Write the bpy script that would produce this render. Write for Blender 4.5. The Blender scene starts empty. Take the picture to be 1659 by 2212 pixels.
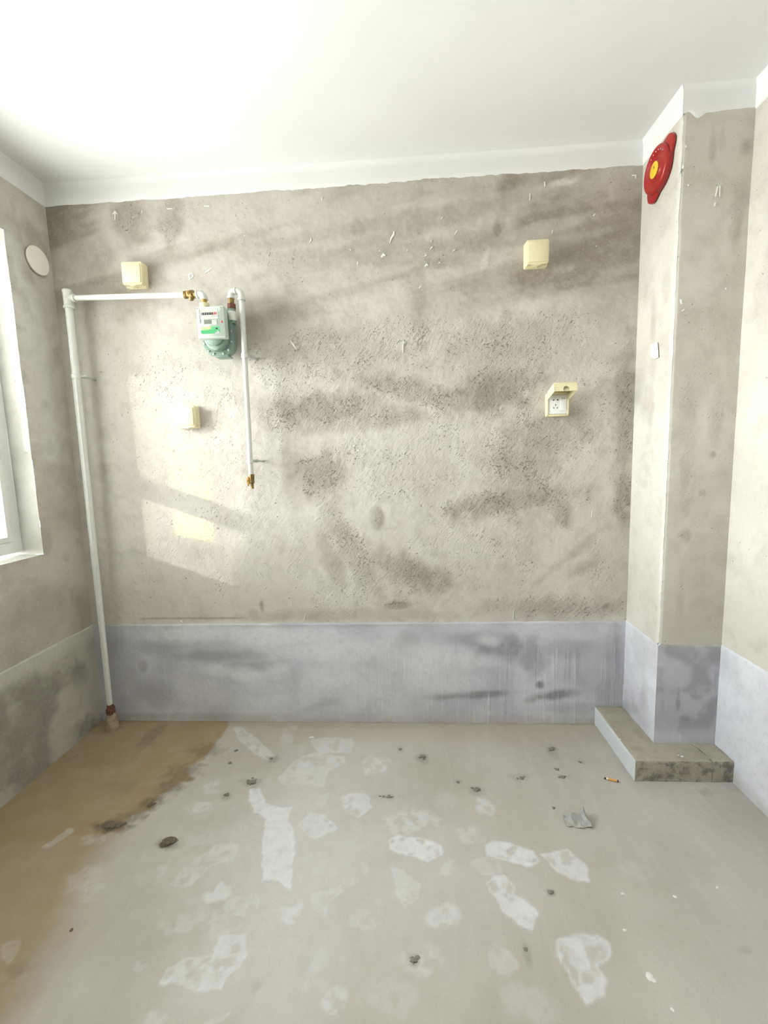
import bpy, bmesh, math, random
import numpy as np
from mathutils import Vector, Matrix

rng = random.Random(7)
scene = bpy.context.scene
COL = scene.collection

# ------------------------------------------------------------------ camera
F_PX = 945.674
CAM = Vector((1.76674, -2.22221, 1.41265))
CR = Vector((0.997824, 0.058718, -0.030000))
CU = Vector((0.022796, 0.119716, 0.992546))
CF = Vector((-0.061872, 0.991070, -0.118117))
cam_data = bpy.data.cameras.new('camera')
cam = bpy.data.objects.new('camera', cam_data)
COL.objects.link(cam)
cam_data.sensor_fit = 'HORIZONTAL'
cam_data.sensor_width = 36.0
cam_data.lens = F_PX / 1659.0 * 36.0
cam_data.clip_start = 0.02
M = Matrix.Identity(4)
for i in range(3):
    M[i][0] = CR[i]; M[i][1] = CU[i]; M[i][2] = -CF[i]; M[i][3] = CAM[i]
cam.matrix_world = M
scene.camera = cam

# ------------------------------------------------------------------ daylight
w = bpy.data.worlds.new('daylight'); scene.world = w
w.use_nodes = True
nt = w.node_tree; nt.nodes.clear()
wo = nt.nodes.new('ShaderNodeOutputWorld'); bg = nt.nodes.new('ShaderNodeBackground')
tc = nt.nodes.new('ShaderNodeTexCoord'); sx = nt.nodes.new('ShaderNodeSeparateXYZ')
mr = nt.nodes.new('ShaderNodeMapRange'); rp = nt.nodes.new('ShaderNodeValToRGB')
mr.inputs['From Min'].default_value = -1; mr.inputs['From Max'].default_value = 1
cr = rp.color_ramp
cr.elements[0].position = 0.0; cr.elements[0].color = (0.56, 0.55, 0.53, 1)
cr.elements[1].position = 1.0; cr.elements[1].color = (0.90, 0.95, 1.04, 1)
e = cr.elements.new(0.48); e.color = (1.02, 1.00, 0.97, 1)
e = cr.elements.new(0.53); e.color = (1.75, 1.74, 1.74, 1); e = cr.elements.new(0.70); e.color = (0.95, 0.97, 1.02, 1)
nt.links.new(tc.outputs['Generated'], sx.inputs[0]); nt.links.new(sx.outputs['Z'], mr.inputs['Value'])
nt.links.new(mr.outputs[0], rp.inputs[0]); nt.links.new(rp.outputs[0], bg.inputs['Color'])
nt.links.new(bg.outputs[0], wo.inputs['Surface'])
bg.inputs['Strength'].default_value = 28.0

def aim(o, d):
    o.rotation_euler = Vector(d).to_track_quat('-Z', 'Y').to_euler()

def portal(name, loc, d, a, b):
    L = bpy.data.lights.new(name, 'AREA'); L.shape = 'RECTANGLE'; L.size = a; L.size_y = b
    o = bpy.data.objects.new(name, L); COL.objects.link(o); o.location = loc; aim(o, d)
    L.cycles.is_portal = True
    return o

# sun reflected off glass outside, stood in for by narrow lamp beams
def beam(name, hit, a, b, watts, col, spread):
    d = Vector((1.33, 1.0, -0.50)); o_loc = Vector(hit) - d * 2.2      # lamp hung unseen outside the window
    L = bpy.data.lights.new(name, 'AREA'); L.shape = 'RECTANGLE'; L.size = a; L.size_y = b
    L.energy = watts; L.color = col; L.spread = math.radians(spread)
    o = bpy.data.objects.new(name, L); COL.objects.link(o); o.location = o_loc; aim(o, d)
    return o
beam('reflected_sun', (0.55, 0, 1.20), 0.46, 1.20, 0.95, (1.0, 0.97, 0.86), 1.0)
beam('reflected_sun_gold', (0.62, 0, 1.275), 0.124, 0.47, 0.19, (1.0, 0.84, 0.18), 0.35)

vs = scene.view_settings
vs.view_transform = 'Standard'; vs.look = 'None'; vs.gamma = 1.0; vs.use_curve_mapping = False
vs.exposure = 0.20

# ------------------------------------------------------------------ dimensions (metres)
W = 2.851          # back wall, from the left wall to the pillar
ZB = 2.7014        # lower edge of the white paint band
H = 2.80           # ceiling
ZD = 0.5687        # top of the grey cement skirting coat
DC = 0.2942        # pillar depth
XR = W + 0.2665    # right wall
HS, WS, WF = 0.0964, 0.1462, 0.1271   # curb
YREAR = -4.3
WY0, WY1, WZ0, WZ1 = -2.15, -0.258, 1.013, 2.471   # window opening in the left wall

def at(px, py, ax, val):
    """point of the photograph -> point on the plane (axis ax = val)"""
    d = CR * ((px - 829.5) / F_PX) + CU * ((1106.0 - py) / F_PX) + CF
    t = (val - CAM[ax]) / d[ax]
    return CAM + d * t

# ------------------------------------------------------------------ numpy noise
_rs = np.random.RandomState(3)
_tab = _rs.rand(256, 256)
def vnoise(x, y):
    xi = np.floor(x).astype(int); yi = np.floor(y).astype(int)
    fx = x - xi; fy = y - yi
    fx = fx * fx * (3 - 2 * fx); fy = fy * fy * (3 - 2 * fy)
    a = _tab[xi & 255, yi & 255]; b = _tab[(xi + 1) & 255, yi & 255]
    c = _tab[xi & 255, (yi + 1) & 255]; d = _tab[(xi + 1) & 255, (yi + 1) & 255]
    return (a * (1 - fx) + b * fx) * (1 - fy) + (c * (1 - fx) + d * fx) * fy
def fbm(x, y, s, octs=4, seed=0):
    v = 0; a = 1; t = 0
    x = x * s + seed * 17.3 + 100; y = y * s + seed * 9.1 + 100
    for k in range(octs):
        v = v + a * vnoise(x, y); t += a; a *= 0.5; x = x * 2.03 + 7.7; y = y * 2.03 + 3.1
    return v / t
def sst(a, b, x):
    t = np.clip((x - a) / (b - a), 0, 1); return t * t * (3 - 2 * t)

# ------------------------------------------------------------------ object helpers
def tag(o, label=None, cat=None, group=None, kind=None):
    if label: o['label'] = label
    if cat: o['category'] = cat
    if group: o['group'] = group
    if kind: o['kind'] = kind
    return o
def link(name, me, mat, parent=None, loc=None):
    o = bpy.data.objects.new(name, me); COL.objects.link(o)
    if mat and not me.materials: me.materials.append(mat)
    if parent: o.parent = parent
    if loc is not None: o.location = loc
    return o
def thing(name, label, cat, loc, group=None):
    o = bpy.data.objects.new(name, None); COL.objects.link(o)
    o.empty_display_size = 0.05; o.location = loc
    return tag(o, label, cat, group)
def obj(name, bm, mat, parent=None, loc=None, smooth=30):
    me = bpy.data.meshes.new(name)
    bmesh.ops.recalc_face_normals(bm, faces=bm.faces)
    bm.to_mesh(me); bm.free()
    if smooth:
        me.shade_smooth()
        me.set_sharp_from_angle(angle=math.radians(smooth))
    return link(name, me, mat, parent, loc)
def grid(name, us, vs_, fn, attr, mat, parent=None, keep=None, smooth=True):
    """surface over a (u, v) grid; fn -> x, y, z arrays; attr -> r, g, b masks"""
    U, V = np.meshgrid(us, vs_)
    X, Y, Z = fn(U, V)
    n_u, n_v = len(us), len(vs_)
    co = np.stack([X, Y, Z], -1).reshape(-1, 3)
    idx = np.arange(n_u * n_v).reshape(n_v, n_u)
    q = np.stack([idx[:-1, :-1], idx[:-1, 1:], idx[1:, 1:], idx[1:, :-1]], -1)
    if keep is not None:
        uc = (U[:-1, :-1] + U[1:, 1:]) / 2; vc = (V[:-1, :-1] + V[1:, 1:]) / 2
        q = q[keep(uc, vc)]
    q = q.reshape(-1, 4)
    me = bpy.data.meshes.new(name)
    me.vertices.add(len(co)); me.vertices.foreach_set('co', co.ravel().astype(np.float32))
    me.loops.add(q.size); me.loops.foreach_set('vertex_index', q.ravel().astype(np.int32))
    me.polygons.add(len(q)); me.polygons.foreach_set('loop_start', (np.arange(len(q)) * 4).astype(np.int32))
    me.update(calc_edges=True); me.validate()
    if attr is not None:
        m = attr(U, V)
        c = np.stack([np.broadcast_to(np.clip(a, 0, 1), U.shape) for a in m] + [np.ones(U.shape)], -1)
        A = me.attributes.new('mask', 'FLOAT_COLOR', 'POINT')
        A.data.foreach_set('color', c.ravel().astype(np.float32))
    if smooth: me.shade_smooth()
    return link(name, me, mat, parent)

def box(bm, x0, x1, y0, y1, z0, z1, bev=0, seg=2):
    r = bmesh.ops.create_cube(bm, size=1)
    for v in r['verts']:
        v.co = Vector(((x0 + x1) / 2 + v.co.x * (x1 - x0), (y0 + y1) / 2 + v.co.y * (y1 - y0), (z0 + z1) / 2 + v.co.z * (z1 - z0)))
    if bev:
        es = list({e for v in r['verts'] for e in v.link_edges})
        bmesh.ops.bevel(bm, geom=es, offset=bev, segments=seg, profile=0.5, affect='EDGES')
def frame_of(d):
    d = Vector(d).normalized()
    a = Vector((0, 0, 1)) if abs(d.z) < 0.9 else Vector((1, 0, 0))
    x = d.cross(a).normalized(); return x, d.cross(x).normalized(), d
def tube(bm, pts, rad, n=16, caps=True):
    """round tube through pts; rad: number or one per point"""
    pts = [Vector(p) for p in pts]
    if not hasattr(rad, '__len__'): rad = [rad] * len(pts)
    rings = []; x = None
    for i, p in enumerate(pts):
        if i == 0: d = pts[1] - p
        elif i == len(pts) - 1: d = p - pts[i - 1]
        else: d = (pts[i + 1] - p).normalized() + (p - pts[i - 1]).normalized()
        if d.length < 1e-9: d = Vector((0, 0, 1))
        d.normalize()
        if x is None: x, y, _ = frame_of(d)
        else:
            x = (x - d * x.dot(d)).normalized(); y = d.cross(x)
        y = d.cross(x)
        rings.append([bm.verts.new(p + (x * math.cos(k * 2 * math.pi / n) + y * math.sin(k * 2 * math.pi / n)) * rad[i]) for k in range(n)])
    for a, b in zip(rings[:-1], rings[1:]):
        for k in range(n):
            bm.faces.new((a[k], a[(k + 1) % n], b[(k + 1) % n], b[k]))
    if caps:
        bm.faces.new(rings[0][::-1]); bm.faces.new(rings[-1])
def lathe(bm, p, d, prof, n=24):
    """profile of (radius, distance along d) from point p"""
    x, y, d = frame_of(d); p = Vector(p); rings = []
    for r, h in prof:
        rings.append([bm.verts.new(p + d * h + (x * math.cos(k * 2 * math.pi / n) + y * math.sin(k * 2 * math.pi / n)) * max(r, 1e-5)) for k in range(n)])
    for a, b in zip(rings[:-1], rings[1:]):
        for k in range(n): bm.faces.new((a[k], a[(k + 1) % n], b[(k + 1) % n], b[k]))
    bm.faces.new(rings[0][::-1]); bm.faces.new(rings[-1])
def prism(bm, poly, y0, y1, bev=0, seg=2, front_only=True):
    """polygon of (x, z) extruded from y0 to y1 (y1 is the front)"""
    a = [bm.verts.new((x, y0, z)) for x, z in poly]; b = [bm.verts.new((x, y1, z)) for x, z in poly]
    n = len(poly)
    fb = bm.faces.new(a[::-1]); ff = bm.faces.new(b)
    for k in range(n): bm.faces.new((a[k], a[(k + 1) % n], b[(k + 1) % n], b[k]))
    if bev:
        bmesh.ops.bevel(bm, geom=list(ff.edges), offset=bev, segments=seg, profile=0.5, affect='EDGES')
def arc(cx, cz, r, a0, a1, n):
    return [(cx + r * math.cos(math.radians(a0 + (a1 - a0) * k / n)), cz + r * math.sin(math.radians(a0 + (a1 - a0) * k / n))) for k in range(n + 1)]
def rrect(x0, x1, z0, z1, r, n=4):
    return arc(x1 - r, z1 - r, r, 0, 90, n) + arc(x0 + r, z1 - r, r, 90, 180, n) + arc(x0 + r, z0 + r, r, 180, 270, n) + arc(x1 - r, z0 + r, r, 270, 360, n)
def bend(c, a, b, n=8):
    """quarter bend: corner c with tangent points a and b"""
    c, a, b = Vector(c), Vector(a), Vector(b)
    o = a + b - c
    out = []
    for k in range(n + 1):
        t = math.pi / 2 * k / n
        out.append(o + (a - o) * math.cos(t) + (b - o) * math.sin(t))
    return out

# ------------------------------------------------------------------ materials
class NB:
    def __init__(s, name):
        s.m = bpy.data.materials.new(name); s.m.use_nodes = True
        s.t = s.m.node_tree; s.b = s.t.nodes['Principled BSDF']; s.co = None
    def n(s, typ, **kw):
        nd = s.t.nodes.new(typ)
        for k, v in kw.items():
            if k in nd.inputs: nd.inputs[k].default_value = v
            else: setattr(nd, k, v)
        return nd
    def l(s, a, b): s.t.links.new(a, b)
    def obj(s):
        if s.co is None: s.co = s.n('ShaderNodeTexCoord').outputs['Object']
        return s.co
    def noise(s, scale, detail=4, rough=0.55, stretch=None, dist=0.0):
        nd = s.n('ShaderNodeTexNoise', Scale=scale, Detail=detail, Roughness=rough, Distortion=dist)
        src = s.obj()
        if stretch:
            mp = s.n('ShaderNodeMapping'); mp.inputs['Scale'].default_value = stretch
            s.l(src, mp.inputs['Vector']); src = mp.outputs[0]
        s.l(src, nd.inputs['Vector']); return nd.outputs[0]
    def strokes(s, scale, angle, squash, detail=2.5, dist=0.6):
        vr = s.n('ShaderNodeVectorRotate'); vr.rotation_type = 'Y_AXIS'; vr.inputs['Angle'].default_value = math.radians(angle)
        s.l(s.obj(), vr.inputs['Vector'])
        mp = s.n('ShaderNodeMapping'); mp.inputs['Scale'].default_value = (1.0, 1.0, squash); s.l(vr.outputs[0], mp.inputs['Vector'])
        nd = s.n('ShaderNodeTexNoise', Scale=scale, Detail=detail, Roughness=0.6, Distortion=dist)
        s.l(mp.outputs[0], nd.inputs['Vector']); return nd.outputs[0]
    def math(s, op, a, b=None, c=None, clamp=False):
        nd = s.n('ShaderNodeMath', operation=op); nd.use_clamp = clamp
        for k, v in enumerate((a, b, c)):
            if v is None: continue
            if isinstance(v, (int, float)): nd.inputs[k].default_value = v
            else: s.l(v, nd.inputs[k])
        return nd.outputs[0]
    def ramp(s, v, lo, hi, a=0.0, b=1.0):
        nd = s.n('ShaderNodeMapRange'); nd.interpolation_type = 'SMOOTHSTEP'
        s.l(v, nd.inputs['Value'])
        for nm, x in (('From Min', lo), ('From Max', hi), ('To Min', a), ('To Max', b)):
            if isinstance(x, (int, float)): nd.inputs[nm].default_value = x
            else: s.l(x, nd.inputs[nm])
        return nd.outputs[0]
    def mix(s, f, a, b, mode='MIX'):
        nd = s.n('ShaderNodeMix', data_type='RGBA', blend_type=mode)
        for sock, v in ((nd.inputs[0], f), (nd.inputs[6], a), (nd.inputs[7], b)):
            if isinstance(v, (int, float)): sock.default_value = v
            elif isinstance(v, tuple): sock.default_value = (*v, 1)
            else: s.l(v, sock)
        return nd.outputs[2]
    def bump(s, h, strength=0.5, dist=0.003, prev=None):
        nd = s.n('ShaderNodeBump', Strength=strength, Distance=dist)
        s.l(h, nd.inputs['Height'])
        if prev is not None: s.l(prev, nd.inputs['Normal'])
        return nd.outputs[0]
    def mask(s):
        a = s.n('ShaderNodeAttribute', attribute_name='mask')
        sp = s.n('ShaderNodeSeparateColor'); s.l(a.outputs['Color'], sp.inputs[0])
        return sp.outputs[0], sp.outputs[1], sp.outputs[2]
    def end(s, col, rough=0.9, normal=None, spec=0.25):
        if isinstance(col, tuple): s.b.inputs['Base Color'].default_value = (*col, 1)
        else: s.l(col, s.b.inputs['Base Color'])
        if isinstance(rough, (int, float)): s.b.inputs['Roughness'].default_value = rough
        else: s.l(rough, s.b.inputs['Roughness'])
        s.b.inputs['Specular IOR Level'].default_value = spec
        if normal is not None: s.l(normal, s.b.inputs['Normal'])
        return s.m

def plaster(name, base, dark, pale, white=(0.80, 0.80, 0.77), pit=1.0):
    """cement render: R grime and painted shade, G pitted roughness, B white smear"""
    s = NB(name); R, G, B = s.mask()
    big = s.noise(2.3, 5, 0.6); med = s.noise(9, 5, 0.65); fine = s.noise(85, 4, 0.6)
    c = s.mix(s.ramp(big, 0.35, 0.68), base, pale)
    c = s.mix(s.math('MULTIPLY', s.ramp(med, 0.45, 0.75), 0.35), c, dark)
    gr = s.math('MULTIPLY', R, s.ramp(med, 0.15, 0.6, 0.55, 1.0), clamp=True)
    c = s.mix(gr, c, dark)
    # pits and torn flakes
    n1 = s.noise(120, 1.5, 0.5, dist=0.6)
    n2 = s.strokes(48, 48, 2.5); n3 = s.strokes(60, -30, 1.8)
    sc = s.math('ADD', s.math('MULTIPLY', s.strokes(30, 50, 2.4, 3), 0.9), s.math('MULTIPLY', s.noise(75, 3, 0.6), 0.5))
    clump = s.ramp(s.noise(7.5, 3, 0.6), 0.40, 0.62, -0.045, 0.045)
    th = s.math('SUBTRACT', s.math('MULTIPLY_ADD', G, -0.08, 0.755), s.math('MULTIPLY', clump, .5))
    p1 = s.ramp(n1, th, s.math('ADD', th, 0.05))
    th2 = s.math('SUBTRACT', s.math('MULTIPLY_ADD', G, -0.165, 0.772), clump)
    p2 = s.math('MAXIMUM', s.ramp(n2, th2, s.math('ADD', th2, 0.11)), s.ramp(n3, s.math('ADD', th2, 0.02), s.math('ADD', th2, 0.12)))
    p = s.math('MAXIMUM', p1, s.math('MULTIPLY', p2, 0.75))
    c = s.mix(s.math('MULTIPLY', p, 0.78 * pit), c, (dark[0] * .50, dark[1] * .48, dark[2] * .46))
    c = s.mix(s.math('MULTIPLY', s.ramp(fine, 0.5, 0.8), 0.25), c, tuple(min(1, x * 1.2) for x in pale))
    c = s.mix(s.math('MULTIPLY', B, s.ramp(fine, 0.3, 0.55, 0.45, 1.0)), c, white)
    h = s.math('MULTIPLY_ADD', p, -0.9, s.math('MULTIPLY', sc, s.math('MULTIPLY_ADD', s.math('POWER', G, 1.5), 0.95, 0.08)))
    nrm = s.bump(h, 0.8, 0.007)
    return s.end(c, 0.92, nrm)

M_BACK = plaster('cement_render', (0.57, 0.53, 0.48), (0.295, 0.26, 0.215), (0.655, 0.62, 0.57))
M_SIDE = plaster('cement_render_smooth', (0.585, 0.55, 0.49), (0.335, 0.30, 0.25), (0.66, 0.63, 0.575), pit=0.7)

def skirting_mat():
    """grey-blue waterproof cement coat, brushed downwards: R wet grey, G brush ridges, B pale bloom"""
    s = NB('cement_coat'); R, G, B = s.mask()
    big = s.noise(3.5, 5, 0.6); med = s.noise(14, 5, 0.6)
    c = s.mix(s.ramp(big, 0.35, 0.65), (0.51, 0.51, 0.56), (0.65, 0.65, 0.70))
    c = s.mix(s.math('MULTIPLY', s.ramp(med, 0.5, 0.8), 0.4), c, (0.43, 0.43, 0.45))
    c = s.mix(s.math('MULTIPLY', R, s.ramp(med, 0.25, 0.55, 0.45, 1.0)), c, (0.235, 0.235, 0.25))
    c = s.mix(s.math('MULTIPLY', B, s.ramp(med, 0.25, 0.55, 0.65, 1.0)), c, (0.77, 0.78, 0.82))
    so = s.n('ShaderNodeSeparateXYZ'); s.l(s.obj(), so.inputs[0])
    c = s.mix(s.math('MULTIPLY', s.ramp(so.outputs['Z'], .075, .0, 0.0, .6), s.ramp(med, .3, .6)), c, (0.47, 0.43, 0.37))
    st = s.noise(95, 2, 0.5, stretch=(1, 1, 0.03)); st2 = s.noise(30, 3, 0.5, stretch=(1, 1, 0.05))
    rid = s.math('MULTIPLY', s.ramp(st, 0.61, 0.68), s.math('MULTIPLY', G, s.ramp(med, .38, .58)))
    c = s.mix(s.math('MULTIPLY', rid, 0.55), c, (0.78, 0.78, 0.80))
    h = s.math('ADD', s.math('MULTIPLY', s.math('ADD', st, st2), s.math('MULTIPLY_ADD', G, 1.0, 0.1)), s.math('ADD', s.math('MULTIPLY', s.noise(90, 3), 0.3), s.math('MULTIPLY', s.noise(22, 5, .7, dist=.8), 0.9)))
    c = s.mix(s.math('MULTIPLY', s.ramp(s.noise(40, 5, .75), .48, .7), .28), c, (0.40, 0.40, 0.415))
    return s.end(c, 0.85, s.bump(h, 0.7, 0.005))
M_SKIRT = skirting_mat()

def floor_mat():
    """R chalky white, G brown damp dust, B dark dirt and painted shadow"""
    s = NB('screed'); R, G, B = s.mask()
    big = s.noise(2.0, 5, 0.6); med = s.noise(11, 5, 0.65); fine = s.noise(120, 3, 0.6)
    drag = s.noise(26, 3, 0.5, stretch=(1.0, 0.12, 1))
    c = s.mix(s.ramp(big, 0.35, 0.65), (0.455, 0.425, 0.38), (0.515, 0.487, 0.445))
    c = s.mix(s.math('MULTIPLY', s.ramp(drag, 0.45, 0.75), 0.25), c, (0.58, 0.555, 0.51))
    c = s.mix(s.math('MULTIPLY', s.ramp(fine, 0.52, 0.75), 0.30), c, (0.36, 0.33, 0.285))
    c = s.mix(s.math('MULTIPLY', G, s.ramp(med, 0.15, 0.6, 0.75, 1.0)), c, (0.34, 0.25, 0.135))
    wt = s.math('MULTIPLY', R, s.ramp(s.noise(28, 5, 0.75), 0.30, 0.60, 0.62, 1.0))
    c = s.mix(wt, c, (0.74, 0.75, 0.765))
    c = s.mix(s.math('MULTIPLY', B, s.ramp(s.noise(45, 4, 0.7), 0.25, 0.55, 0.4, 1.0)), c, (0.125, 0.095, 0.06))
    h = s.math('ADD', s.math('MULTIPLY', fine, 0.5), s.math('ADD', s.math('MULTIPLY', med, 0.8), s.math('MULTIPLY', drag, 0.4)))
    return s.end(c, 0.9, s.bump(h, 0.45, 0.004))
M_FLOOR = floor_mat()

def paint_mat(name, col, sc=60, b=0.15, rough=0.7):
    s = NB(name); n = s.noise(sc, 4); c = s.mix(s.ramp(s.noise(3, 4), 0.3, 0.7), col, tuple(x * 0.965 for x in col))
    return s.end(c, rough, s.bump(n, b, 0.003))
M_WHITE = paint_mat('white_wall_paint', (0.83, 0.827, 0.82))
M_REVEAL = plaster('reveal_render', (0.62, 0.615, 0.57), (0.45, 0.44, 0.40), (0.70, 0.695, 0.65), pit=0.4)

def plain(name, col, rough=0.5, metal=0.0, var=0.0, sc=40, spec=0.5, bump=0.0, coat=0.0):
    s = NB(name)
    c = col
    if var: c = s.mix(s.ramp(s.noise(sc, 4, 0.6), 0.35, 0.7), col, tuple(x * (1 - var) for x in col))
    s.b.inputs['Metallic'].default_value = metal
    if coat: s.b.inputs['Coat Weight'].default_value = coat
    return s.end(c, rough, s.bump(s.noise(sc * 3, 3), bump, 0.002) if bump else None, spec)
M_PVC = plain('white_upvc', (0.80, 0.81, 0.80), 0.35, var=0.04)
M_CREAM = plain('cream_plastic', (0.84, 0.765, 0.505), 0.4, var=0.04, sc=25)
M_CREAM_IN = plain('cream_plastic_inside', (0.58, 0.55, 0.37), 0.5, var=0.05)
M_PLATE = plain('white_socket_plastic', (0.88, 0.89, 0.88), 0.3, var=0.02)
M_HOLE = plain('black_slot', (0.01, 0.01, 0.01), 0.8, var=0.1)
M_PIPE = plain('painted_steel_pipe', (0.74, 0.745, 0.72), 0.32, var=0.06, sc=30)
M_GALV = plain('galvanised_fitting', (0.70, 0.70, 0.67), 0.4, var=0.12, sc=60)
M_BRASS = plain('tarnished_brass', (0.27, 0.18, 0.065), 0.45, metal=0.6, var=0.35, sc=90)
M_BRASS2 = plain('bright_brass', (0.50, 0.31, 0.09), 0.4, metal=0.4, var=0.25, sc=90)
M_RUST = plain('rusted_iron', (0.20, 0.085, 0.05), 0.85, var=0.5, sc=90, bump=0.5)
M_SLEEVE = plain('mortar_collar', (0.42, 0.34, 0.22), 0.95, var=0.3, sc=40, bump=0.5)
M_GREEN = plain('green_enamel', (0.20, 0.295, 0.24), 0.33, var=0.06, sc=20, coat=0.2)
M_METER = plain('pale_meter_plastic', (0.52, 0.59, 0.54), 0.38, var=0.04, sc=30)
M_METER2 = plain('grey_meter_window', (0.56, 0.56, 0.53), 0.3, var=0.15, sc=80)
M_LCD = plain('lcd_grey', (0.20, 0.22, 0.19), 0.25, var=0.1, sc=60)
M_BLACK = plain('counter_black', (0.03, 0.03, 0.035), 0.4, var=0.2)
M_INK = plain('white_ink', (0.75, 0.75, 0.74), 0.6, var=0.05)
M_REDINK = plain('red_counter', (0.50, 0.06, 0.06), 0.4, var=0.2)
M_GREYINK = plain('grey_ink', (0.22, 0.22, 0.22), 0.6, var=0.1)
M_ZINC = plain('zinc_bolt', (0.62, 0.65, 0.63), 0.35, metal=0.7, var=0.2, sc=200)
M_RED = plain('red_alarm_plastic', (0.37, 0.018, 0.015), 0.30, var=0.10, sc=15)
M_YELLOW = plain('yellow_sticker', (0.80, 0.55, 0.02), 0.5, var=0.06)
M_YELLOW2 = plain('yellow_sticker_edge', (0.85, 0.50, 0.08), 0.5, var=0.06)
M_VENT = plain('ivory_vent_cover', (0.90, 0.87, 0.78), 0.5, var=0.02)
M_PAPER = plain('white_paper', (0.82, 0.82, 0.77), 0.8, var=0.08)
M_FLECK = plain('dripped_white_paint', (0.86, 0.855, 0.82), 0.6, var=0.05)
M_ORANGE = plain('orange_filter_paper', (0.75, 0.40, 0.12), 0.8, var=0.15, sc=150)
M_ASH = plain('ash', (0.06, 0.06, 0.07), 0.9, var=0.4, sc=300)
M_CLOD = plain('dry_mud', (0.19, 0.155, 0.11), 0.95, var=0.4, sc=120, bump=0.6)
M_CLODG = plain('grey_mortar_crumb', (0.27, 0.25, 0.21), 0.95, var=0.4, sc=120, bump=0.6)
M_CHIP = plain('white_plaster_chip', (0.80, 0.79, 0.75), 0.85, var=0.12, sc=150)
M_SCRAP = plain('crumpled_grey_paper', (0.44, 0.44, 0.41), 0.85, var=0.15, sc=50)
M_OUT = plain('outer_wall', (0.24, 0.225, 0.20), 0.9, var=0.1)

def sticker_mat():
    s = NB('green_sticker_print'); sp = s.n('ShaderNodeSeparateXYZ'); s.l(s.obj(), sp.inputs[0])
    X, Z = sp.outputs['X'], sp.outputs['Z']      # local: x -0.045..0.045, z -0.016..0.016
    g = s.mix(s.ramp(X, -0.045, 0.02), (0.46, 0.62, 0.30), (0.12, 0.42, 0.20))
    low = s.ramp(Z, -0.004, 0.004)
    c = s.mix(low, (0.08, 0.38, 0.16), g)
    d = s.math('ADD', s.math('POWER', s.math('DIVIDE', s.math('ADD', X, 0.008), 0.014), 2), s.math('POWER', s.math('DIVIDE', s.math('ADD', Z, -0.010), 0.006), 2))
    c = s.mix(s.ramp(d, 0.2, 1.3, 0.9, 0.0), c, (0.68, 0.48, 0.30))
    wv = s.math('ABSOLUTE', s.math('SUBTRACT', s.math('ADD', Z, 0.0025), s.math('MULTIPLY', s.math('SINE', s.math('MULTIPLY', X, 60)), 0.0016)))
    c = s.mix(s.ramp(wv, 0.0004, 0.0013, 0.75, 0.0), c, (0.03, 0.36, 0.14))
    return s.end(c, 0.4)
M_STICK = sticker_mat()

def glass_mat():
    s = NB('window_glass'); t = s.t
    tr = s.n('ShaderNodeBsdfTransparent'); tr.inputs[0].default_value = (0.93, 0.96, 0.95, 1)
    gl = s.n('ShaderNodeBsdfGlossy'); gl.inputs['Roughness'].default_value = 0.02
    fr = s.n('ShaderNodeFresnel', IOR=1.45); gm_ = s.n('ShaderNodeNewGeometry')
    mx = s.n('ShaderNodeMixShader'); s.l(s.math('MULTIPLY_ADD', gm_.outputs['Backfacing'], 1 / 1.45 - 1.45, 1.45), fr.inputs['IOR'])   # a pane: same reflectance on entry and exit
    s.l(fr.outputs[0], mx.inputs[0]); s.l(tr.outputs[0], mx.inputs[1]); s.l(gl.outputs[0], mx.inputs[2])
    s.l(mx.outputs[0], t.nodes['Material Output'].inputs['Surface']); return s.m
M_GLASS = glass_mat()

# ------------------------------------------------------------------ mask painting helpers (metres on the surface)
def blob(U, V, c, ru, rv, ang=0.0, soft=0.5, wob=0.35, seed=0, nsc=14):
    a = math.radians(ang); du, dv = U - c[0], V - c[1]
    x = du * math.cos(a) + dv * math.sin(a); y = -du * math.sin(a) + dv * math.cos(a)
    d = np.sqrt((x / ru) ** 2 + (y / rv) ** 2)
    d = d + (fbm(U, V, nsc, 3, seed) - 0.5) * 2 * wob
    return 1 - sst(1 - soft, 1 + soft, d)
def inpoly(U, V, pts, soft, wob=0.0, seed=0, nsc=40):
    """1 inside the polygon, soft edge (signed distance)"""
    n = len(pts); dmin = np.full(U.shape, 1e9); ins = np.zeros(U.shape, bool)
    for i in range(n):
        x0, y0 = pts[i]; x1, y1 = pts[(i + 1) % n]
        ex, ey = x1 - x0, y1 - y0
        t = np.clip(((U - x0) * ex + (V - y0) * ey) / (ex * ex + ey * ey + 1e-12), 0, 1)
        dmin = np.minimum(dmin, np.hypot(U - x0 - t * ex, V - y0 - t * ey))
        cnd = ((y0 > V) != (y1 > V))
        ins ^= cnd & (U < (x1 - x0) * (V - y0) / (y1 - y0 + 1e-12) + x0)
    sd = np.where(ins, -dmin, dmin)
    if wob: sd = sd + (fbm(U, V, nsc, 3, seed) - 0.5) * 2 * wob
    return 1 - sst(-soft, soft, sd)
def local(U, V, pts, pad):
    us = [p[0] for p in pts]; vv = [p[1] for p in pts]
    return (U > min(us) - pad) & (U < max(us) + pad) & (V > min(vv) - pad) & (V < max(vv) + pad)

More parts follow.
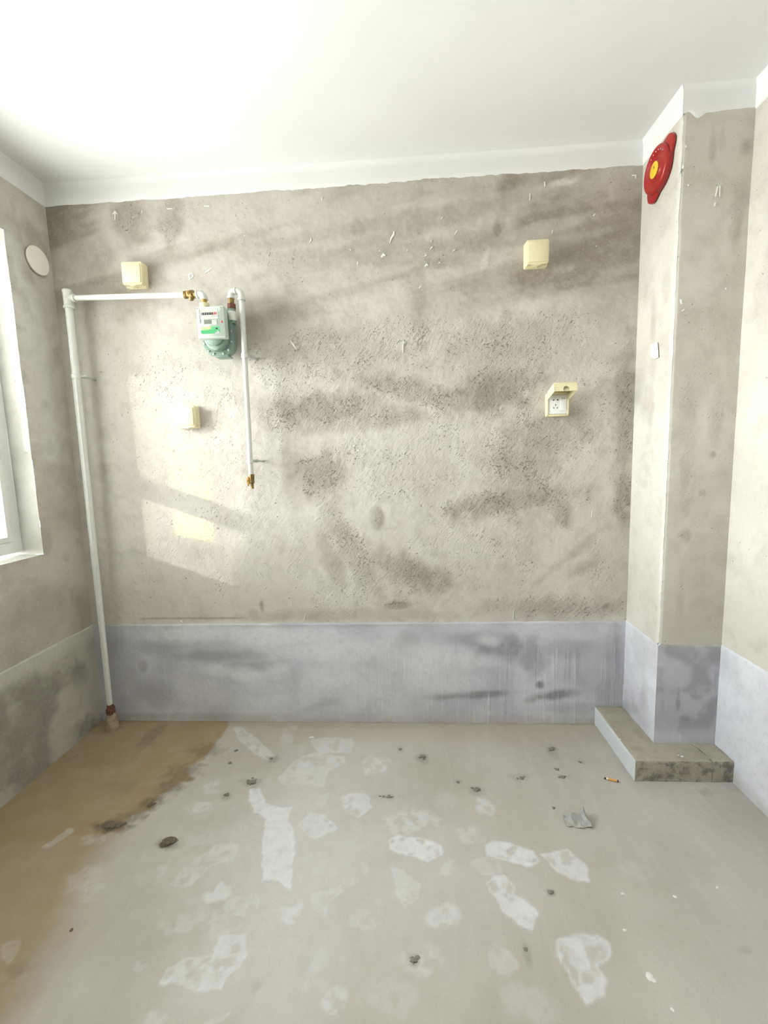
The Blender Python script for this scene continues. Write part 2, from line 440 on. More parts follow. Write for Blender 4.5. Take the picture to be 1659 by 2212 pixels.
# ================================================================== THE ROOM
# ---- back wall
def bw(px, py):
    p = at(px, py, 1, 0); return (p.x, p.z)
PXM = 1 / 425.0
ROUGH = [  # px, py, rx, ry, angle, strength : pitted patches
    (280, 478, 34, 42, 10, .75), (372, 485, 20, 36, -20, .65), (336, 497, 12, 8, 0, .5), (590, 570, 75, 26, -8, .55),
    (400, 440, 90, 24, 0, .35), (520, 470, 60, 50, 0, .3), (640, 600, 40, 40, 0, .3), (320, 640, 45, 40, 30, .5),
    (700, 770, 130, 55, -10, .7), (870, 735, 130, 48, 5, .65), (1010, 720, 60, 40, 0, .6), (1110, 740, 130, 60, 8, .62),
    (1060, 840, 90, 48, 6, 1.0), (900, 850, 190, 22, -14, .8), (690, 885, 110, 34, 6, .95), (800, 905, 120, 24, 0, .7),
    (620, 890, 60, 46, 20, .8), (600, 800, 60, 40, 0, .6), (690, 1025, 52, 46, 25, .85), (740, 985, 70, 36, 20, .7),
    (1085, 1085, 140, 26, 8, .95), (1130, 1020, 66, 80, 20, .75), (1190, 935, 92, 52, 15, .8), (1348, 900, 20, 130, 0, .7),
    (1345, 1070, 18, 50, 0, .7), (890, 1238, 82, 32, -20, .9), (765, 1180, 28, 100, 28, .6), (860, 1306, 34, 9, 6, .9),
    (815, 1115, 12, 22, 0, .8), (1205, 1095, 22, 46, 15, .7), (1120, 1175, 22, 60, 15, .55), (640, 1190, 22, 70, 0, .5),
    (715, 1130, 30, 90, 14, .45), (1210, 1308, 150, 26, 0, .6), (720, 1312, 60, 28, 0, .5), (480, 870, 50, 60, 0, .5),
    (340, 830, 70, 60, 25, .55), (560, 1110, 60, 90, 0, .35), (1290, 1230, 24, 60, 20, .5), (1000, 1180, 120, 60, 0, .4),
    (770, 1260, 90, 60, 0, .45), (1020, 960, 120, 60, 0, .5), (880, 1020, 120, 70, 0, .45), (420, 980, 140, 140, 0, .35),
    (400, 1200, 140, 110, 0, .32), (1270, 840, 60, 90, 0, .45), (980, 520, 60, 40, 0, .35), (1230, 600, 60, 20, 0, .4),
    (960, 900, 60, 60, 0, .5), (1250, 1010, 50, 80, 0, .4), (930, 555, 30, 24, 0, .55), (915, 620, 120, 22, 0, .2)]
GRIME = [
    (1060, 842, 95, 46, 6, .85), (690, 885, 125, 36, 6, .75), (900, 846, 190, 24, -14, .6), (800, 905, 140, 22, 4, .5),
    (700, 765, 150, 55, -8, .35), (1110, 745, 150, 60, 8, .35), (1190, 935, 95, 55, 15, .55), (1085, 1085, 140, 24, 8, .65),
    (1130, 1010, 66, 90, 20, .45), (690, 1025, 56, 46, 25, .65), (890, 1238, 90, 34, -20, .65), (760, 1190, 22, 110, 28, .45),
    (720, 1220, 18, 70, 20, .5), (1348, 910, 24, 150, 0, .65), (1345, 1080, 20, 60, 0, .7), (280, 470, 36, 60, 10, .55),
    (372, 480, 24, 44, -20, .5), (900, 470, 340, 16, 6, .35), (880, 500, 300, 14, 12, .35), (1075, 490, 10, 24, -8, .6),
    (1090, 420, 16, 90, -14, .4), (960, 530, 220, 18, 4, .35), (850, 560, 160, 14, -6, .35), (1230, 608, 60, 18, 4, .55),
    (1190, 455, 120, 16, 0, .4), (610, 690, 90, 60, 0, .35), (640, 760, 60, 24, 10, .5), (600, 880, 60, 40, 0, .35),
    (190, 560, 60, 40, 30, .4), (150, 500, 60, 60, 0, .35), (120, 440, 60, 60, 0, .4), (860, 1306, 34, 9, 6, .7),
    (1200, 1312, 150, 20, 0, .4), (815, 1118, 12, 22, 0, .6), (565, 1308, 5, 14, 0, .8), (510, 1130, 60, 20, 0, .2),
    (740, 1330, 200, 14, 0, .3), (310, 640, 60, 40, 20, .4), (735, 640, 60, 60, 0, .15), (905, 665, 20, 70, 6, .4),
    (1290, 560, 70, 130, 10, .25), (1155, 610, 50, 26, 0, .4), (640, 560, 120, 26, -6, .3), (1205, 1100, 24, 40, 15, .4),
    (1260, 1225, 30, 12, 30, .5), (1310, 1310, 14, 8, 30, .8), (640, 1040, 30, 60, 0, .35), (1245, 1190, 90, 8, 40, .3)]
def back_attr(U, V):
    R = np.zeros(U.shape); G = np.zeros(U.shape)
    for k, (x, y, rx, ry, a, s) in enumerate(ROUGH):
        c = bw(x, y); pad = max(rx, ry) * PXM * 2
        m = (abs(U - c[0]) < pad) & (abs(V - c[1]) < pad)
        G[m] = np.maximum(G[m], s * blob(U[m], V[m], c, rx * PXM, ry * PXM, a, 0.55, 0.6, k, 16))
    for k, (x, y, rx, ry, a, s) in enumerate(GRIME):
        c = bw(x, y); pad = max(rx, ry) * PXM * 2
        m = (abs(U - c[0]) < pad) & (abs(V - c[1]) < pad)
        R[m] = np.maximum(R[m], s * blob(U[m], V[m], c, rx * PXM, ry * PXM, a, 0.6, 0.6, k + 50, 18))
    G = np.clip(G + 0.22 * sst(2.25, 2.0, V) + 0.12, 0, 1)
    # light falloff painted dark over the upper wall, streaked with trowel sweeps
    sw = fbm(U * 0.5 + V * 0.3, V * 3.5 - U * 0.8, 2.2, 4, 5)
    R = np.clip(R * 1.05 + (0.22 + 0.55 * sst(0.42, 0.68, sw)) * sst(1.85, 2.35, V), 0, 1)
    gl = np.exp(-((V - (ZD + 0.022)) / 0.004) ** 2) * sst(0.25, 0.3, U) * sst(0.95, 0.8, U)
    R = np.maximum(R, gl)
    B = np.zeros(U.shape)
    for x, y, rx, ry, a, s in ((1218, 394, 28, 6, 4, .5), (1047, 565, 6, 18, -20, .3), (760, 640, 120, 30, 0, .06), (560, 1345, 200, 4, 0, .25)):
        B = np.maximum(B, s * blob(U, V, bw(x, y), rx * PXM, ry * PXM, a, 0.5, 0.4, 3, 40))
    return R, G, B
def back_fn(U, V):
    d = (fbm(U, V, 3.5, 3, 2) - 0.5) * 0.006 + (fbm(U, V, 45, 3, 4) - 0.5) * 0.0028
    ed = sst(0, .03, U) * sst(W, W - .03, U) * sst(H, H - .05, V)
    return U, d * ed, V
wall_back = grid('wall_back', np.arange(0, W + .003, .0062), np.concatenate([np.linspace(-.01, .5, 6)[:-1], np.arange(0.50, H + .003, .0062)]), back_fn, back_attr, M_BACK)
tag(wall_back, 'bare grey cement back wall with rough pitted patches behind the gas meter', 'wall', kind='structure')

# ---- ceiling
def ceil_fn(U, V): return U, V, H + (fbm(U, V, 1.5, 3, 8) - .5) * 0.006
ceiling = grid('ceiling', np.linspace(-.01, XR + .01, 60), np.linspace(YREAR - .01, .01, 80), ceil_fn, None, M_WHITE)
tag(ceiling, 'smooth white painted ceiling', 'ceiling', kind='structure')

# ---- floor
def fl(px, py):
    p = at(px, py, 2, 0); return (p.x, p.y)
BROWN = [(-120, 1850), (60, 1690), (215, 1545), (480, 1545), (500, 1560), (468, 1605), (440, 1640), (408, 1655), (418, 1682), (388, 1692), (342, 1722), (330, 1745), (285, 1762), (262, 1795), (215, 1800)]
BROWN2 = [(-200, 1800), (120, 1700), (230, 1790), (210, 1850), (185, 1910), (150, 1975), (105, 2060), (60, 2140), (-20, 2260), (-400, 2300)]
WHITES = [
    ([(505, 1572), (520, 1570), (560, 1600), (592, 1632), (580, 1642), (545, 1625), (510, 1590)], .55),
    ([(668, 1598), (700, 1593), (760, 1595), (766, 1608), (755, 1625), (690, 1628)], .45),
    ([(600, 1680), (640, 1640), (680, 1625), (745, 1635), (745, 1650), (710, 1665), (700, 1700), (650, 1695), (610, 1695)], .5),
    ([(408, 1762), (425, 1733), (460, 1733), (458, 1750), (430, 1755)], .55),
    ([(540, 1705), (560, 1702), (575, 1735), (610, 1745), (633, 1742), (622, 1770), (636, 1800), (635, 1870), (628, 1925), (605, 1905), (570, 1900), (563, 1840), (572, 1770), (550, 1755), (538, 1735)], .95),
    ([(665, 1735), (680, 1718), (710, 1714), (705, 1743), (672, 1745)], .45),
    ([(738, 1720), (760, 1712), (798, 1718), (802, 1745), (775, 1766), (745, 1755)], .65),
    ([(642, 1780), (670, 1755), (700, 1760), (732, 1790), (700, 1805), (680, 1812), (655, 1800)], .7),
    ([(367, 1910), (400, 1870), (430, 1850), (470, 1825), (518, 1822), (505, 1860), (460, 1868), (430, 1895), (415, 1915), (390, 1920)], .6),
    ([(345, 2125), (360, 2090), (400, 2070), (460, 2060), (475, 2020), (530, 2020), (535, 2060), (520, 2090), (490, 2110), (480, 2140), (420, 2140), (380, 2125)], .8),
    ([(668, 1930), (735, 1912), (740, 1925), (715, 1945), (700, 1978), (675, 1965)], .5),
    ([(440, 2212), (480, 2190), (503, 2172), (500, 2195), (470, 2212)], .45),
    ([(90, 1830), (150, 1790), (163, 1788), (158, 1800), (105, 1832)], .45),
    ([(0, 2040), (40, 2030), (45, 2050), (20, 2080), (0, 2065)], .3),
    ([(838, 1815), (860, 1805), (920, 1812), (955, 1828), (958, 1850), (925, 1862), (880, 1850), (845, 1835)], .9),
    ([(1048, 1825), (1065, 1815), (1110, 1822), (1150, 1840), (1165, 1860), (1150, 1875), (1110, 1865), (1080, 1855), (1050, 1850)], .9),
    ([(1168, 1845), (1195, 1840), (1225, 1835), (1265, 1865), (1272, 1905), (1245, 1905), (1205, 1885), (1190, 1868)], .75),
    ([(1048, 1905), (1065, 1892), (1090, 1890), (1108, 1910), (1110, 1930), (1150, 1955), (1165, 1975), (1150, 2008), (1120, 2000), (1085, 1970), (1075, 1940), (1055, 1925)], .88),
    ([(1018, 1862), (1040, 1850), (1075, 1860), (1085, 1885), (1040, 1890)], .4),
    ([(842, 1870), (870, 1880), (908, 1910), (905, 1940), (875, 1960), (855, 1930)], .5),
    ([(1198, 2030), (1235, 2022), (1290, 2018), (1320, 2040), (1315, 2075), (1290, 2090), (1310, 2120), (1305, 2150), (1268, 2170), (1245, 2140), (1230, 2100), (1210, 2080)], .72),
    ([(1050, 2055), (1072, 2038), (1100, 2055), (1125, 2085), (1100, 2110), (1060, 2095)], .35)]
WBLOB = [(630, 1575, 14, 40, .25), (430, 1812, 40, 22, .35), (465, 1928, 36, 30, .65), (525, 1955, 38, 30, .45), (440, 2000, 90, 38, .4),
    (632, 1972, 38, 30, .6), (678, 1870, 38, 32, .35), (765, 1880, 30, 40, .3), (685, 2075, 30, 42, .4), (610, 2057, 25, 25, .3),
    (305, 2087, 18, 14, .4), (725, 2158, 28, 28, .45), (330, 2200, 40, 18, .4), (180, 1900, 38, 30, .3), (200, 1930, 30, 20, .3),
    (200, 1815, 26, 12, .28), (680, 2130, 34, 20, .3), (968, 1875, 28, 22, .4), (962, 1982, 34, 28, .5), (885, 1775, 60, 30, .45),
    (1022, 1800, 32, 20, .35), (1043, 1743, 20, 18, .45), (958, 1725, 28, 20, .2), (915, 2070, 45, 40, .4), (1145, 2170, 50, 50, .22),
    (1380, 1880, 40, 20, .15), (815, 1655, 34, 22, .45), (346, 1882, 18, 16, .4), (458, 1703, 20, 18, .35), (600, 1850, 260, 230, .30), (540, 2040, 220, 160, .26), (900, 1900, 200, 160, .16),
    (790, 1990, 40, 30, .3), (850, 2150, 60, 40, .2)]
DARKS = [(445, 1622, 32, 14, .5), (400, 1668, 34, 20, .6), (372, 1700, 32, 14, .65), (325, 1735, 24, 16, .8), (240, 1786, 36, 15, .95), (285, 1765, 30, 12, .7),
    (328, 1590, 16, 26, .45), (260, 1700, 40, 14, .2), (210, 1640, 60, 16, .2), (363, 1825, 22, 13, .7), (543, 1692, 20, 12, .6), (490, 1718, 9, 9, .7),
    (1276, 1776, 12, 8, .35), (832, 1721, 28, 6, .5), (1028, 1706, 20, 10, .4), (990, 1689, 10, 5, .5), (1192, 1622, 12, 14, .5), (913, 1637, 12, 10, .5),  # first patch: cast shadow of the paper scrap, painted dark
    (893, 2075, 12, 12, .7), (1138, 2060, 8, 26, .45), (555, 2130, 14, 18, .35), (45, 2095, 24, 18, .5), (1190, 1928, 8, 8, .6), (1525, 1712, 18, 8, .45), (1600, 1708, 14, 8, .3),
    (1255, 1645, 6, 6, .4), (1120, 1680, 22, 8, .35), (1215, 1678, 16, 5, .3), (600, 1556, 300, 8, .2), (1100, 1562, 240, 5, .35), (700, 1566, 260, 5, .25), (590, 1640, 10, 8, .6), (865, 1619, 7, 7, .4), (470, 1955, 14, 8, .25), (90, 2100, 60, 50, .12), (1610, 2052, 16, 8, .3)]
def px_poly(pts): return [fl(x, y) for x, y in pts]
def floor_attr(U, V):
    R = np.zeros(U.shape); G = np.zeros(U.shape); B = np.zeros(U.shape)
    for k, (pts, s) in enumerate(WHITES):
        P = px_poly(pts); m = local(U, V, P, .06)
        f = inpoly(U[m], V[m], P, .006, .008, k)
        ed = inpoly(U[m], V[m], P, .012, .006, k)
        hol = sst(.54, .72, fbm(U[m], V[m], 30, 3, k + 9)) * (k != 4)     # sole pattern and worn-through places
        R[m] = np.maximum(R[m], 1.1 * s * f * (.70 + .6 * (1 - ed) + .3 * fbm(U[m], V[m], 18, 2, k)).clip(0, 1) * (1 - .7 * hol * sst(.6, 1.0, ed)))
    for k, (x, y, rx, ry, s) in enumerate(WBLOB):
        c = fl(x, y); sc = (Vector(fl(x + 10, y)) - Vector(c)).length / 10; sv = abs(fl(x, y + 10)[1] - c[1]) / 10
        ru, rv = rx * sc, ry * sv; pad = max(ru, rv) * 2
        m = (abs(U - c[0]) < pad) & (abs(V - c[1]) < pad)
        big = rx > 100
        f = blob(U[m], V[m], c, ru, rv, 0, .7 if big else .35, .5, k + 30, 8 if big else 24)
        if not big: f = f * (.35 + .65 * sst(.35, .55, fbm(U[m], V[m], 36, 3, k + 70)))
        R[m] = np.maximum(R[m], 1.15 * s * f)
    P = px_poly(BROWN); m = local(U, V, P, .2)
    G[m] = .92 * inpoly(U[m], V[m], P, .014, .02, 3, 18)
    P = px_poly(BROWN2); m = local(U, V, P, .4)
    G[m] = np.maximum(G[m], .80 * inpoly(U[m], V[m], P, .10, .05, 5, 6))
    G = np.maximum(G, .27 * sst(-.26, -.03, V))
    R = R * (1 - .45 * G)
    for k, (x, y, rx, ry, s) in enumerate(DARKS):
        c = fl(x, y); sc = (Vector(fl(x + 10, y)) - Vector(c)).length / 10; sv = abs(fl(x, y + 10)[1] - c[1]) / 10
        ru, rv = rx * sc, ry * sv; pad = max(ru, rv) * 2
        m = (abs(U - c[0]) < pad) & (abs(V - c[1]) < pad)
        B[m] = np.maximum(B[m], (.8 if k < 10 else .55) * s * blob(U[m], V[m], c, ru, rv, 0, .55, .7, k + 90, 40))
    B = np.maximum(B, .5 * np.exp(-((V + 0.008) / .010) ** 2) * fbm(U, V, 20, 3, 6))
    return R, G, B
def floor_fn(U, V):
    return U, V, (fbm(U, V, 2.2, 3, 12) - .5) * .004 + (fbm(U, V, 50, 3, 14) - .5) * .0016
ys = np.concatenate([np.linspace(YREAR, -1.62, 60)[:-1], np.arange(-1.62, 0.016, .0062)])
floor = grid('floor', np.arange(-.0, XR + .004, .0062), ys, floor_fn, floor_attr, M_FLOOR)
tag(floor, 'dusty grey cement floor with white plaster footprints and a brown damp corner', 'floor', kind='structure')

# ---- left wall with the window opening
def lw(px, py):
    p = at(px, py, 0, 0); return (p.y, p.z)
def left_attr(U, V):
    R = .15 + .5 * sst(.45, .7, fbm(U, V, 3, 4, 21))
    smooth = inpoly(U, V, [(-.26, 2.5), (-.20, 2.5), (-.16, 2.3), (-.10, 2.1), (-.09, 1.7), (-.12, 1.45), (-.26, 1.5)], .03, .03, 4, 10)
    R = R * (1 - .8 * smooth)
    R = np.maximum(R, .5 * sst(-.07, 0, U) * fbm(U, V, 4, 3, 2))
    R = np.maximum(R, .7 * blob(U, V, lw(85, 530), .10, .06, -40, .5, .4, 2, 14))
    R = np.maximum(R, .7 * blob(U, V, lw(60, 590), .05, .04, -40, .5, .4, 2, 14))
    R = np.maximum(R, .5 * sst(.5, .7, fbm(U, V, 9, 4, 24)))
    return R, .15 + .25 * sst(.5, .7, fbm(U, V, 5, 3, 6)), .0 + .25 * smooth
def left_fn(U, V):
    d = (fbm(U, V, 4, 3, 33) - .5) * .006
    return d * sst(0, -.03, U) * sst(H, H - .05, V), U, V
ul = np.unique(np.round(np.concatenate([np.linspace(YREAR, WY0, 20), np.linspace(WY0, -.8, 20), np.linspace(-.8, WY1, 40), np.linspace(WY1, 0, 34)]), 5))
vl = np.unique(np.round(np.concatenate([np.linspace(0, WZ0, 90), np.linspace(WZ0, WZ1, 110), np.linspace(WZ1, H, 30)]), 5))
wall_left = grid('wall_left', ul, vl, left_fn, left_attr, M_SIDE,
                 keep=lambda u, v: ~((u > WY0) & (u < WY1) & (v > WZ0) & (v < WZ1)))
tag(wall_left, 'bare cement left wall with a window opening and round vent', 'wall', kind='structure')
TW = -0.24
def rev(name, us, vs_, fn):
    def a(U, V): return .4 * sst(.45, .75, fbm(U, V, 6, 4, 41)), .1 + .3 * sst(.5, .7, fbm(U, V, 8, 3, 3)), 0 * U
    o = grid(name, us, vs_, fn, a, M_REVEAL, wall_left); return o
wob = lambda U, V, k: (fbm(U, V, 12, 3, k) - .5) * .010
xs_r = np.linspace(TW, 0, 24)
rev('jamb', xs_r, np.linspace(WZ0, WZ1, 120), lambda U, V: (U, WY1 + wob(V, V * 0, 3) * sst(-.06, 0, U), V))
rev('jamb', xs_r, np.linspace(WZ0, WZ1, 40), lambda U, V: (U, WY0 + 0 * U, V))
rev('lintel', xs_r, np.linspace(WY0, WY1, 80), lambda U, V: (U, V, WZ1 + wob(V, V * 0, 5) * sst(-.06, 0, U)))
sill = rev('sill', xs_r, np.linspace(WY0, WY1, 80), lambda U, V: (U, V, WZ0 + wob(V, V * 0, 7) * .5 * sst(-.06, 0, U)))
bm = bmesh.new()   # outer leaf of the left wall
for (y0, y1, z0, z1) in ((YREAR, WY0, 0, H), (WY1, .0, 0, H), (WY0, WY1, 0, WZ0), (WY0, WY1, WZ1, H)):
    bm.faces.new([bm.verts.new(p) for p in ((TW, y0, z0), (TW, y1, z0), (TW, y1, z1), (TW, y0, z1))])
obj('outer_leaf', bm, M_OUT, wall_left)
bm = bmesh.new(); box(bm, -2.9, TW + .02, -2.60, -2.38, -.6, 3.4)      # unseen wall added beside the window to block grazing sky light
obj('added_side_blocker', bm, M_OUT, wall_left)
bm = bmesh.new(); box(bm, -1.55, TW + .02, -2.40, .6, 2.62, 2.78)       # unseen slab added above the window to block high sky light
obj('added_overhead_blocker', bm, M_OUT, wall_left)

# ---- right wall, rear wall
def right_attr(U, V):
    R = .30 * sst(.5, .75, fbm(U, V, 2.5, 4, 51))
    for (y, z, a, b, s) in ((-.50, 2.05, .03, .12, .4), (-.42, 2.2, .03, .2, .3)):
        R = np.maximum(R, s * blob(U, V, (y, z), a, b, 0, .6, .5, 5, 14))
    return R, .05 + .15 * sst(.5, .7, fbm(U, V, 5, 3, 8)), 0 * U
ur = np.concatenate([np.linspace(YREAR, -1.2, 30)[:-1], np.linspace(-1.2, -DC, 80), np.linspace(-DC, 0.01, 4)[1:]])
wall_right = grid('wall_right', ur, np.linspace(0, H, 180), lambda U, V: (XR + (fbm(U, V, 4, 3, 55) - .5) * .004, U, V), right_attr, M_SIDE)
tag(wall_right, 'pale cement right wall lit by the window, beside the pillar', 'wall', kind='structure')
wall_rear = grid('wall_rear', np.linspace(0, XR, 30), np.linspace(0, H, 30), lambda U, V: (U, YREAR + 0 * U, V), lambda U, V: (.2 * fbm(U, V, 3, 3, 2), 0 * U + .1, 0 * U), M_SIDE)
tag(wall_rear, 'plain cement wall behind the viewer', 'wall', kind='structure')

# ---- pillar (wrapped grid: left face, then front face)
def pil_fn(U, V):
    n = (fbm(U, V, 4, 3, 61) - .5) * .005
    e = (fbm(V, V * 0 + 3, 30, 3, 62) - .5) * .007 * np.exp(-(U / .012) ** 2)
    X = np.where(U < 0, W + n * sst(-.3, -.2, U) * 0 + np.where(U < 0, n, 0), W + U)
    Y = np.where(U < 0, -DC - U, -DC)
    cr = np.exp(-(U / .008) ** 2) * .004
    X = X + cr + e; Y = np.where(U < 0, Y + cr * .5, Y + cr + n * 0.6)
    X = np.where(U <= -DC + .001, W, X)
    return X, Y, V
def pil_attr(U, V):
    lf = U < 0
    R = .22 * sst(.5, .75, fbm(U, V, 4, 4, 71))
    G = .05 + .1 * sst(.5, .7, fbm(U, V, 7, 3, 72))
    # front face: darker stains and pits
    for (px, py, rx, ry, s, g) in ((1590, 480, 10, 50, .5, .6), (1612, 318, 10, 16, .7, .2), (1540, 320, 6, 24, .5, .1), (1560, 300, 5, 20, .35, 0), (1510, 800, 26, 50, .3, .55),
                                   (1490, 860, 20, 90, .3, .5), (1545, 900, 14, 60, .3, .5), (1480, 1030, 14, 80, .3, .55), (1478, 1155, 16, 12, .5, .8), (1515, 1065, 7, 6, .7, .6),
                                   (1540, 982, 6, 6, .8, .6), (1470, 1290, 8, 60, .35, .3), (1585, 700, 10, 120, .25, .2), (1600, 430, 12, 30, .4, .4)):
        p = at(px, py, 1, -DC); c = (p.x - W, p.z); k = 1 / 480
        R = np.maximum(R, s * ~lf * blob(U, V, c, rx * k, ry * k, 0, .6, .6, px, 22)); G = np.maximum(G, g * ~lf * blob(U, V, c, rx * k, ry * k, 0, .6, .6, px + 1, 22))
    for (px, py, rx, ry, s) in ((1411, 700, 6, 40, .5), (1410, 790, 10, 26, .4), (1405, 880, 8, 60, .4), (1395, 870, 8, 30, .3), (1440, 620, 8, 30, .3)):
        p = at(px, py, 0, W); c = (-DC - p.y, p.z)
        R = np.maximum(R, s * lf * blob(U, V, c, .022 * rx / 6, ry / 430, 0, .6, .6, px, 16))
    G = np.maximum(G, .5 * np.exp(-(np.abs(U) / .012) ** 2))
    B = .35 * np.exp(-((U + .012) / .012) ** 2)
    return R, G, B
up = np.concatenate([np.linspace(-DC, -.02, 50)[:-1], np.linspace(-.02, .02, 21), np.linspace(.02, XR - W + .008, 44)[1:]])
pillar = grid('pillar', up, np.linspace(0, H, 330), pil_fn, pil_attr, M_SIDE)
tag(pillar, 'square cement pillar in the right corner carrying the red alarm', 'pillar', kind='structure')

# ---- white paint bands under the ceiling
def band(n, us, edge, place, label):
    vs_ = np.linspace(0, 1, 10)
    def fn(U, V):
        e = edge(U); Z = e + (H - e) * V
        out = .0022 * (1 - np.clip((V - .0) / .02, 0, 1) * 0) + .0 * U
        soft = .012 * sst(.75, 1.0, V) ** 2
        out = out + soft
        out = np.where(V <= 0, -.002, out)
        return place(U, Z, out)
    o = grid('trim_%d' % n, us, vs_, fn, None, M_WHITE)
    return tag(o, label, 'paint band', kind='structure')
zig = lambda U, k, a=.010: (fbm(U, U * 0 + k, 14, 4, k) - .5) * a
band(1, np.linspace(0, W, 300), lambda U: ZB + zig(U, 2) - .002 * np.sin(U * 2), lambda U, Z, o: (U, -o - .002, Z), 'white paint band along the top of the back wall')
band(2, np.linspace(-2.2, 0, 200), lambda U: ZB - .002 + zig(U, 3, .006), lambda U, Z, o: (o + .002, U, Z), 'white paint band along the top of the left wall')
band(3, np.linspace(-DC - .016, 0, 70), lambda U: ZB + zig(U, 4, .008), lambda U, Z, o: (W - o - .002, np.maximum(U, -DC - o - .0008), Z), 'white paint band on the left face of the pillar above the alarm')
drip = lambda U: -.022 * np.exp(-((U - .055) / .022) ** 2) - .006 * np.exp(-((U - .11) / .03) ** 2) + .004 * np.exp(-((U - .02) / .012) ** 2)
band(4, np.linspace(-.016, XR - W, 90), lambda U: ZB + .004 + drip(U) + zig(U, 6, .006), lambda U, Z, o: (W + np.maximum(U, -o - .0018), -DC - o - .001, Z), 'white paint band with a drip on the front of the pillar')
band(5, np.linspace(-2.2, -DC, 120), lambda U: ZB + zig(U, 7, .008), lambda U, Z, o: (XR - o - .002, U, Z), 'white paint band along the top of the right wall')

# ---- grey cement skirting coats
ridge = lambda U, Z: sst(1.25, 1.5, U) * sst(.47, .38, Z) * (.25 + .75 * sst(.42, .56, fbm(U, Z * .3, 6, 3, 3)))
def coat(name, us, place, attr, label, top=ZD, zig_a=.006, z0=0.0, dz=.0062):
    n = int(top / dz)
    vs_ = np.linspace(0, 1, n)
    def fn(U, V):
        e = top + zig(U, len(name), zig_a); Z = z0 + (e - z0) * V
        o = .006 + (fbm(U, Z, 5, 3, 4) - .5) * .004 + (fbm(U * 1.0, Z * .06, 60, 3, 9) - .5) * (.0006 + .0022 * ridge(U, Z))
        o = np.where(V > .985, -.003, o)
        return place(U, Z, o)
    o = grid(name, us, vs_, fn, lambda U, V: attr(U, z0 + (top - z0) * V), M_SKIRT)
    return tag(o, label, 'skirting', kind='structure')
def sk_back(U, V):
    R = np.zeros(U.shape); B = np.zeros(U.shape)
    for k, (x, y, rx, ry, a, s) in enumerate(((1030, 1380, 60, 16, 0, .5), (1090, 1400, 60, 26, 0, .75), (1150, 1420, 26, 40, 20, .6), (1230, 1400, 90, 20, 0, .45), (1300, 1450, 60, 60, 0, .4),
            (1020, 1500, 90, 8, 4, .8), (1200, 1500, 60, 10, 8, .85), (1165, 1478, 8, 8, 0, .9), (1100, 1570, 200, 10, 0, .3), (470, 1415, 110, 14, 0, .45), (540, 1440, 80, 14, 10, .4),
            (330, 1400, 70, 16, 0, .3), (250, 1420, 50, 90, 0, .35), (310, 1440, 10, 16, 0, .5), (330, 1500, 60, 30, -20, .3), (700, 1350, 200, 6, 0, .3), (880, 1390, 30, 30, 0, .4),
            (240, 1380, 40, 60, 0, .4), (600, 1480, 60, 20, 20, .3), (1330, 1400, 12, 60, 0, .5), (1250, 1530, 80, 14, 0, .35), (700, 1520, 60, 10, 20, .3), (400, 1545, 160, 8, 0, .3))):
        R = np.maximum(R, s * blob(U, V, bw(x, y), rx * PXM, ry * PXM, a, .6, .55, k, 14))
    for k, (x, y, rx, ry, a, s) in enumerate(((400, 1370, 110, 18, 0, .7), (640, 1375, 130, 22, 0, .65), (740, 1400, 130, 30, 0, .6), (520, 1455, 90, 16, -6, .7), (600, 1500, 60, 60, 0, .4),
            (900, 1420, 80, 40, 0, .6), (1040, 1425, 60, 16, 0, .55), (800, 1480, 160, 50, 0, .4), (960, 1470, 80, 26, 0, .5), (1055, 1382, 24, 12, 0, .6), (560, 1540, 60, 30, 0, .4), (1280, 1440, 30, 60, 0, .3))):
        B = np.maximum(B, s * blob(U, V, bw(x, y), rx * PXM, ry * PXM, a, .7, .5, k + 40, 12))
    G = ridge(U, V)
    return R, G, B
coat('baseboard_back', np.arange(0, W + .003, .0062), lambda U, Z, o: (U, -o, Z), sk_back, 'blue-grey cement coat along the foot of the back wall')
def sk_left(U, V):
    R = .8 * sst(.42, .65, fbm(U, V, 5, 4, 81)) * sst(.55, .42, V) + .25
    for k, (x, y, a, b, s) in enumerate(((125, 1460, .03, .04, .8), (55, 1495, .03, .04, .7), (40, 1560, .012, .09, .6), (90, 1600, .02, .02, .6), (110, 1580, .02, .02, .5))):
        R = np.maximum(R, s * blob(U, V, lw(x, y), a, b, 0, .6, .5, k, 14))
    return R, 0 * U + .1, .25 * sst(.45, .52, V)
M_SKIRT_L = plaster('cement_coat_left', (0.52, 0.495, 0.425), (0.29, 0.27, 0.235), (0.58, 0.555, 0.485), pit=.3)
o = coat('baseboard_left', np.concatenate([np.linspace(-2.2, -.75, 40)[:-1], np.linspace(-.75, 0, 110)]), lambda U, Z, o: (o, U, Z), sk_left, 'stained grey cement coat below the window on the left wall')
o.data.materials.clear(); o.data.materials.append(M_SKIRT_L)
def sk_side(U, V):
    return .5 * sst(.5, .7, fbm(U, V, 6, 4, 91)), 0 * U + .05, .50 * sst(.2, .55, fbm(U, V, 4, 3, 92))
